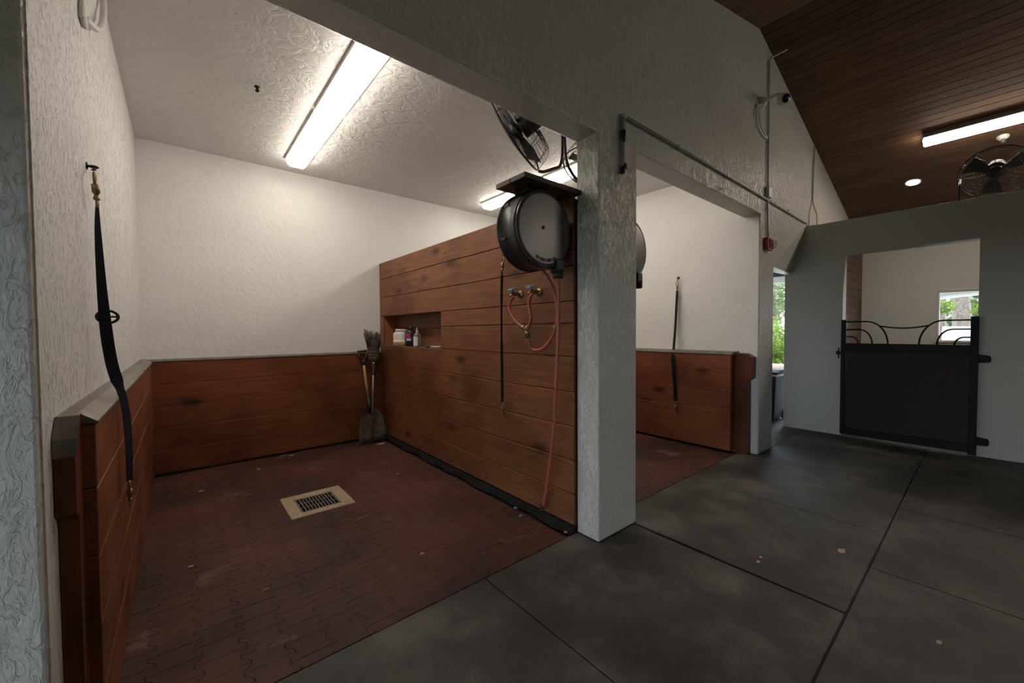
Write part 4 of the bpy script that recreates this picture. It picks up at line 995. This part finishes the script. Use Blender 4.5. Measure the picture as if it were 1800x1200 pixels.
m = MB(); m.tube([(xm-0.01, yb-0.01, 1.165), (xm-0.01, yb+0.055, 1.165)], 0.007, 8); m.box(xm-0.018, xm-0.003, yb+0.018, yb+0.032, 1.09, 1.235, bevel=0.003); m.box(G0-0.01, G0-0.001, yb+0.012, yb+0.06, 1.14, 1.19); m.build('latch', M_['iron'], gt)

# ------------------------------------------------------------------ wheelie bin in the passage
bn = thing('wheelie_bin', 'dark blue wheelie bin glimpsed through the passage beside the gate', 'bin', (7.62, 2.46, -0.012))
m = MB()
lo = [(7.38, 2.20), (7.90, 2.20), (7.90, 2.72), (7.38, 2.72)]; hi = [(7.36, 2.17), (7.92, 2.17), (7.92, 2.76), (7.36, 2.76)]
a = [m.bm.verts.new((x, y, 0.02)) for x, y in lo]; b = [m.bm.verts.new((x, y, 0.74)) for x, y in hi]
m.bm.faces.new(a[::-1]); m.bm.faces.new(b)
for k in range(4): m.bm.faces.new((a[k], a[(k+1) % 4], b[(k+1) % 4], b[k]))
for y in (2.3, 2.45, 2.6): m.box(7.36, 7.39, y-0.015, y+0.015, 0.1, 0.62, bevel=0.004)
m.build('body', M_['bin'], bn, bevel=0.012)
m = MB(); m.box(7.335, 7.945, 2.145, 2.785, 0.735, 0.765, bevel=0.008); m.build('rim', M_['rim'], bn)
m = MB(); m.prism([(7.33, 0.766), (7.95, 0.766), (7.95, 0.80), (7.80, 0.835), (7.48, 0.835), (7.33, 0.80)], 'y', 2.14, 2.79, bevel=0.008); m.build('lid', M_['bin'], bn)
for y in (2.20, 2.72):
    m = MB(); m.lathe([(0.075, -0.02), (0.080, -0.01), (0.080, 0.01), (0.075, 0.02)], (7.84, y, 0.068), (0, 1, 0), 20); m.build('wheel', M_['black'], bn)

# ------------------------------------------------------------------ litter on the floor
def straw(label, x, y, ang, ln, mat, bend=0.01):
    m = MB(); d = Vector((math.cos(ang), math.sin(ang), 0)); s = Vector((-d.y, d.x, 0)); p = Vector((x, y, 0.004))
    m.tube([p-d*ln/2, p+s*bend, p+d*ln/2], [0.003, 0.0035, 0.002], 6); tag(m.build('straw_stalk', mat), label, 'straw', 'straw stalks on the floor')
straw('yellow straw stalk lying right of the floor drain', 1.085, 3.195, 0.25, 0.135, M_['straw'])
straw('short straw fleck on the pavers at the near left of the left stall', 0.35, 2.66, 0.4, 0.04, M_['straw'])
def chip(label, x, y, r, z=0.002):
    m = MB(); n = 9; a0 = random.random()*6
    pts = [(x+r*(0.6+0.5*random.random())*math.cos(a0+2*PI*k/n)*1.3, y+r*(0.5+0.5*random.random())*math.sin(a0+2*PI*k/n)) for k in range(n)]
    m.prism(pts, 'z', z-0.002, z+0.003); tag(m.build('wood_chip', M_['chip']), label, 'wood chip', 'pale chips scattered on the floor')
for lb, x, y, r in (('largest pale chip, on the mats near the long seam', 3.395, 0.605, 0.030), ('pale chip mid-way on the mat right of the column', 2.83, 0.92, 0.014),
    ('tiny pale chip next to the mid-mat chip', 2.90, 0.93, 0.010), ('pale chip on the mat near the bottom right corner', 2.75, 0.12, 0.012), ('pale chip under the back kickboard', 1.01, 5.40, 0.022),
    ('pale chip on the pavers behind the drain', 0.63, 5.10, 0.018), ('pale chip left of the drain near the kickboard', 0.12, 4.75, 0.02), ('pale chip at the foot of the shovel', 2.03, 5.16, 0.045),
    ('pale chip against the column foot by the partition', 2.175, 1.985, 0.018), ('pale chip by the black edging near the hose end', 2.09, 2.40, 0.015), ('pale chip between drain and partition', 1.72, 3.95, 0.013),
    ('pale chip on the pavers nearest the mats', 1.22, 2.42, 0.012), ('pale chip beside the straw fleck', 0.02, 3.25, 0.014)):
    chip(lb, x, y, r)
m = MB(); m.prism([(2.118, 2.505), (2.14, 2.50), (2.145, 2.53), (2.122, 2.535)], 'z', 0.012, 0.018); tag(m.build('blue_scrap', M_['blue']), 'tiny blue scrap on the black edging left of the hose end', 'scrap')

# ------------------------------------------------------------------ outdoors
m = MB(); m.box(RXE-0.6, 60, -40, 40, -0.12, -0.03); m.box(9.1, RXE-0.6, 2.0, 40, -0.12, -0.03); m.box(7.5, 9.1, 3.2, 40, -0.12, -0.03); m.box(LX, 7.5, K+0.2, 40, -0.12, -0.03); m.box(P1, 7.5, 3.2, K+0.2, -0.12, -0.03)
struct(m.build('ground', M_['pave']))
m = MB(); m.box(-40, LX, -40, 40, -0.12, -0.03); struct(m.build('ground', M_['dark_ground']))  # unseen ground, made dark to cut light bounced in through the barn door
# porch beam seen through the room window, gently arched
m = MB(); pts = []
ya_, yb_ = -2.2, 2.0; za_ = 2.10
arch = [(ya_+(yb_-ya_)*k/20, 2.00+0.22*math.cos((k/20-0.42)*PI)) for k in range(21)]
m.prism(arch + [(yb_, 2.9), (ya_, 2.9)], 'x', 12.0, 12.25)
struct(m.build('trim_1', M_['smooth']))
m = MB()
m.prism([(y, z-0.045) for y, z in arch] + [(y, z-0.001) for y, z in arch[::-1]], 'x', 11.97, 12.28)
struct(m.build('trim_2', M_['extwhite']))
m = MB(); m.box(10.66, 12.27, -2.2, 2.0, 2.90, 3.0); struct(m.build('added_sky_block', M_['smooth']))  # unseen slab added to keep sky light off the arched beam
m = MB(); m.box(13.4, 13.7, -2.8, 0.66, -0.03, 1.535, bevel=0.01); tag(m.build('boundary_wall', M_['extwhite']), 'low white wall outside the room window', 'wall')
# unseen porch roof, added to shade the ground outside the left barn door
m = MB(); m.box(-6.6, LX-0.15, -5.0, 4.0, 2.42, 2.55); struct(m.build('added_porch_shade', M_['smooth']))
# porch beam over the passage end
m = MB(); m.box(9.3, 9.5, 2.01, 7.0, 2.44, 2.56); struct(m.build('trim_3', M_['smooth']))
m = MB(); m.box(9.2, 9.5, 2.01, 7.0, 2.565, 3.10); m.box(7.46, 9.2, 2.01, 7.0, 2.95, 3.05); struct(m.build('trim_5', M_['darkbeam']))
def tree(name, label, cat, trunk_pts, radii, clumps, leafm, bark=True, size=0.10, group=None):
    base = trunk_pts[0]
    t = thing(name, label, cat, base, group)
    if bark:
        m = MB(); p = [Vector(q) for q in trunk_pts]; n = 24; rings = []
        for i, (q, r0) in enumerate(zip(p, radii)):
            rings.append([m.bm.verts.new(q+Vector((math.cos(2*PI*k/n), math.sin(2*PI*k/n), 0))*r0*(1+0.10*math.sin(k*2.6+i*0.2)+0.06*math.sin(k*5.1))) for k in range(n)])
        for a, b in zip(rings, rings[1:]):
            for k in range(n): f = m.bm.faces.new((a[k], a[(k+1) % n], b[(k+1) % n], b[k])); f.smooth = True
        m.bm.faces.new(rings[-1]); m.build('trunk', M_['bark'], t)
    m = MB()
    for (c, rad, cnt) in clumps:
        for k in range(cnt):
            d = Vector((random.gauss(0, 1), random.gauss(0, 1), random.gauss(0, 1))).normalized()*random.uniform(0.35, 1)
            q = Vector(c)+Vector((d.x*rad[0], d.y*rad[1], d.z*rad[2]))
            u = Vector((random.gauss(0, 1), random.gauss(0, 1), random.gauss(0, 0.6))).normalized()*size*random.uniform(0.6, 1.3)
            w = u.cross(Vector((random.gauss(0, 1), random.gauss(0, 1), random.gauss(0, 1)))).normalized()*u.length*0.45
            try: m.bm.faces.new([m.bm.verts.new(x) for x in (q-u, q+w, q+u, q-w)])
            except ValueError: pass
    m.build('foliage', leafm, t); return t
tree('cypress_tree', 'thick fluted tree trunk with lime leaves outside the window', 'tree', [(17.0, 0.36, -0.03), (17.0, 0.42, 1.2), (17.1, 0.50, 2.4), (17.2, 0.60, 4.5)], [0.36, 0.21, 0.17, 0.14],
     [((15.4, 0.75, 2.05), (0.3, 0.25, 0.20), 150), ((15.3, 0.08, 2.0), (0.3, 0.22, 0.2), 120), ((15.8, 0.35, 2.6), (0.4, 0.9, 0.22), 260), ((16.2, -0.6, 2.2), (0.6, 0.6, 0.7), 300)], M_['leaf'], size=0.075)
tree('cypress_tree', 'second pale trunk left of the fluted tree outside the window', 'tree', [(18.2, 0.98, -0.03), (18.2, 0.97, 2.2), (18.2, 0.95, 5)], [0.22, 0.15, 0.12], [((18.4, 1.9, 4.6), (1.0, 1.2, 0.9), 400)], M_['leaf2'], size=0.12)
tree('tree', 'hazy green tree filling the background of the room window', 'tree', [(24, 0.5, -0.03), (24, 0.5, 4)], [0.3, 0.2], [((24, 1.0, 2.4), (1.0, 2.6, 2.2), 2200)], M_['leaf2'], size=0.16)
for i, (x, y, s) in enumerate(((16.6, 4.9, 1.0), (19.0, 6.3, 1.2), (14.4, 4.45, 0.75), (22.5, 7.4, 1.4))):
    tree('shrub', ['rounded bright green shrub in the middle of the passage view', 'taller green shrub at the back of the passage view', 'small green shrub at the near end of the passage view', 'pale green shrub farthest off through the passage'][i], 'shrub',
         [(x, y, -0.03), (x, y, 0.4), (x, y, 0.9*s)], [0.08, 0.06, 0.04], [((x, y, 0.95*s), (0.9*s, 0.9*s, 0.75*s), 1500)], M_['leaf'], size=0.08, group='shrubs outside the passage')
for i, (x, y) in enumerate(((29, 8.9), (36, 11.5), (25, 7.6))):
    tree('tree', ['moss-hung tree seen through the passage', 'pale tree farther back through the passage', 'slender tree behind the passage shrubs'][i], 'tree', [(x, y, -0.03), (x+0.1, y, 2), (x, y+0.1, 5), (x, y, 6)], [0.25, 0.2, 0.15, 0.1],
         [((x, y, 3.4), (1.5, 1.3, 1.7), 900), ((x, y, 5.2), (1.6, 1.6, 1.1), 400)], M_['leaf2'], size=0.14, group='trees outside the passage')
m = MB(); m.box(12.2, 12.6, 2.6, 8.5, -0.05, 0.55, bevel=0.02); tag(m.build('planter_edge', M_['tan']), 'tan raised planter edge outside the passage', 'planter edge')
tree('tree', 'broad tree standing outside the barn door behind the camera', 'tree', [(-22, -4, -0.03), (-22, -4, 3)], [0.4, 0.3], [((-22, -4, 4.5), (3, 3.4, 2.4), 500)], M_['leaf2'], size=0.3)
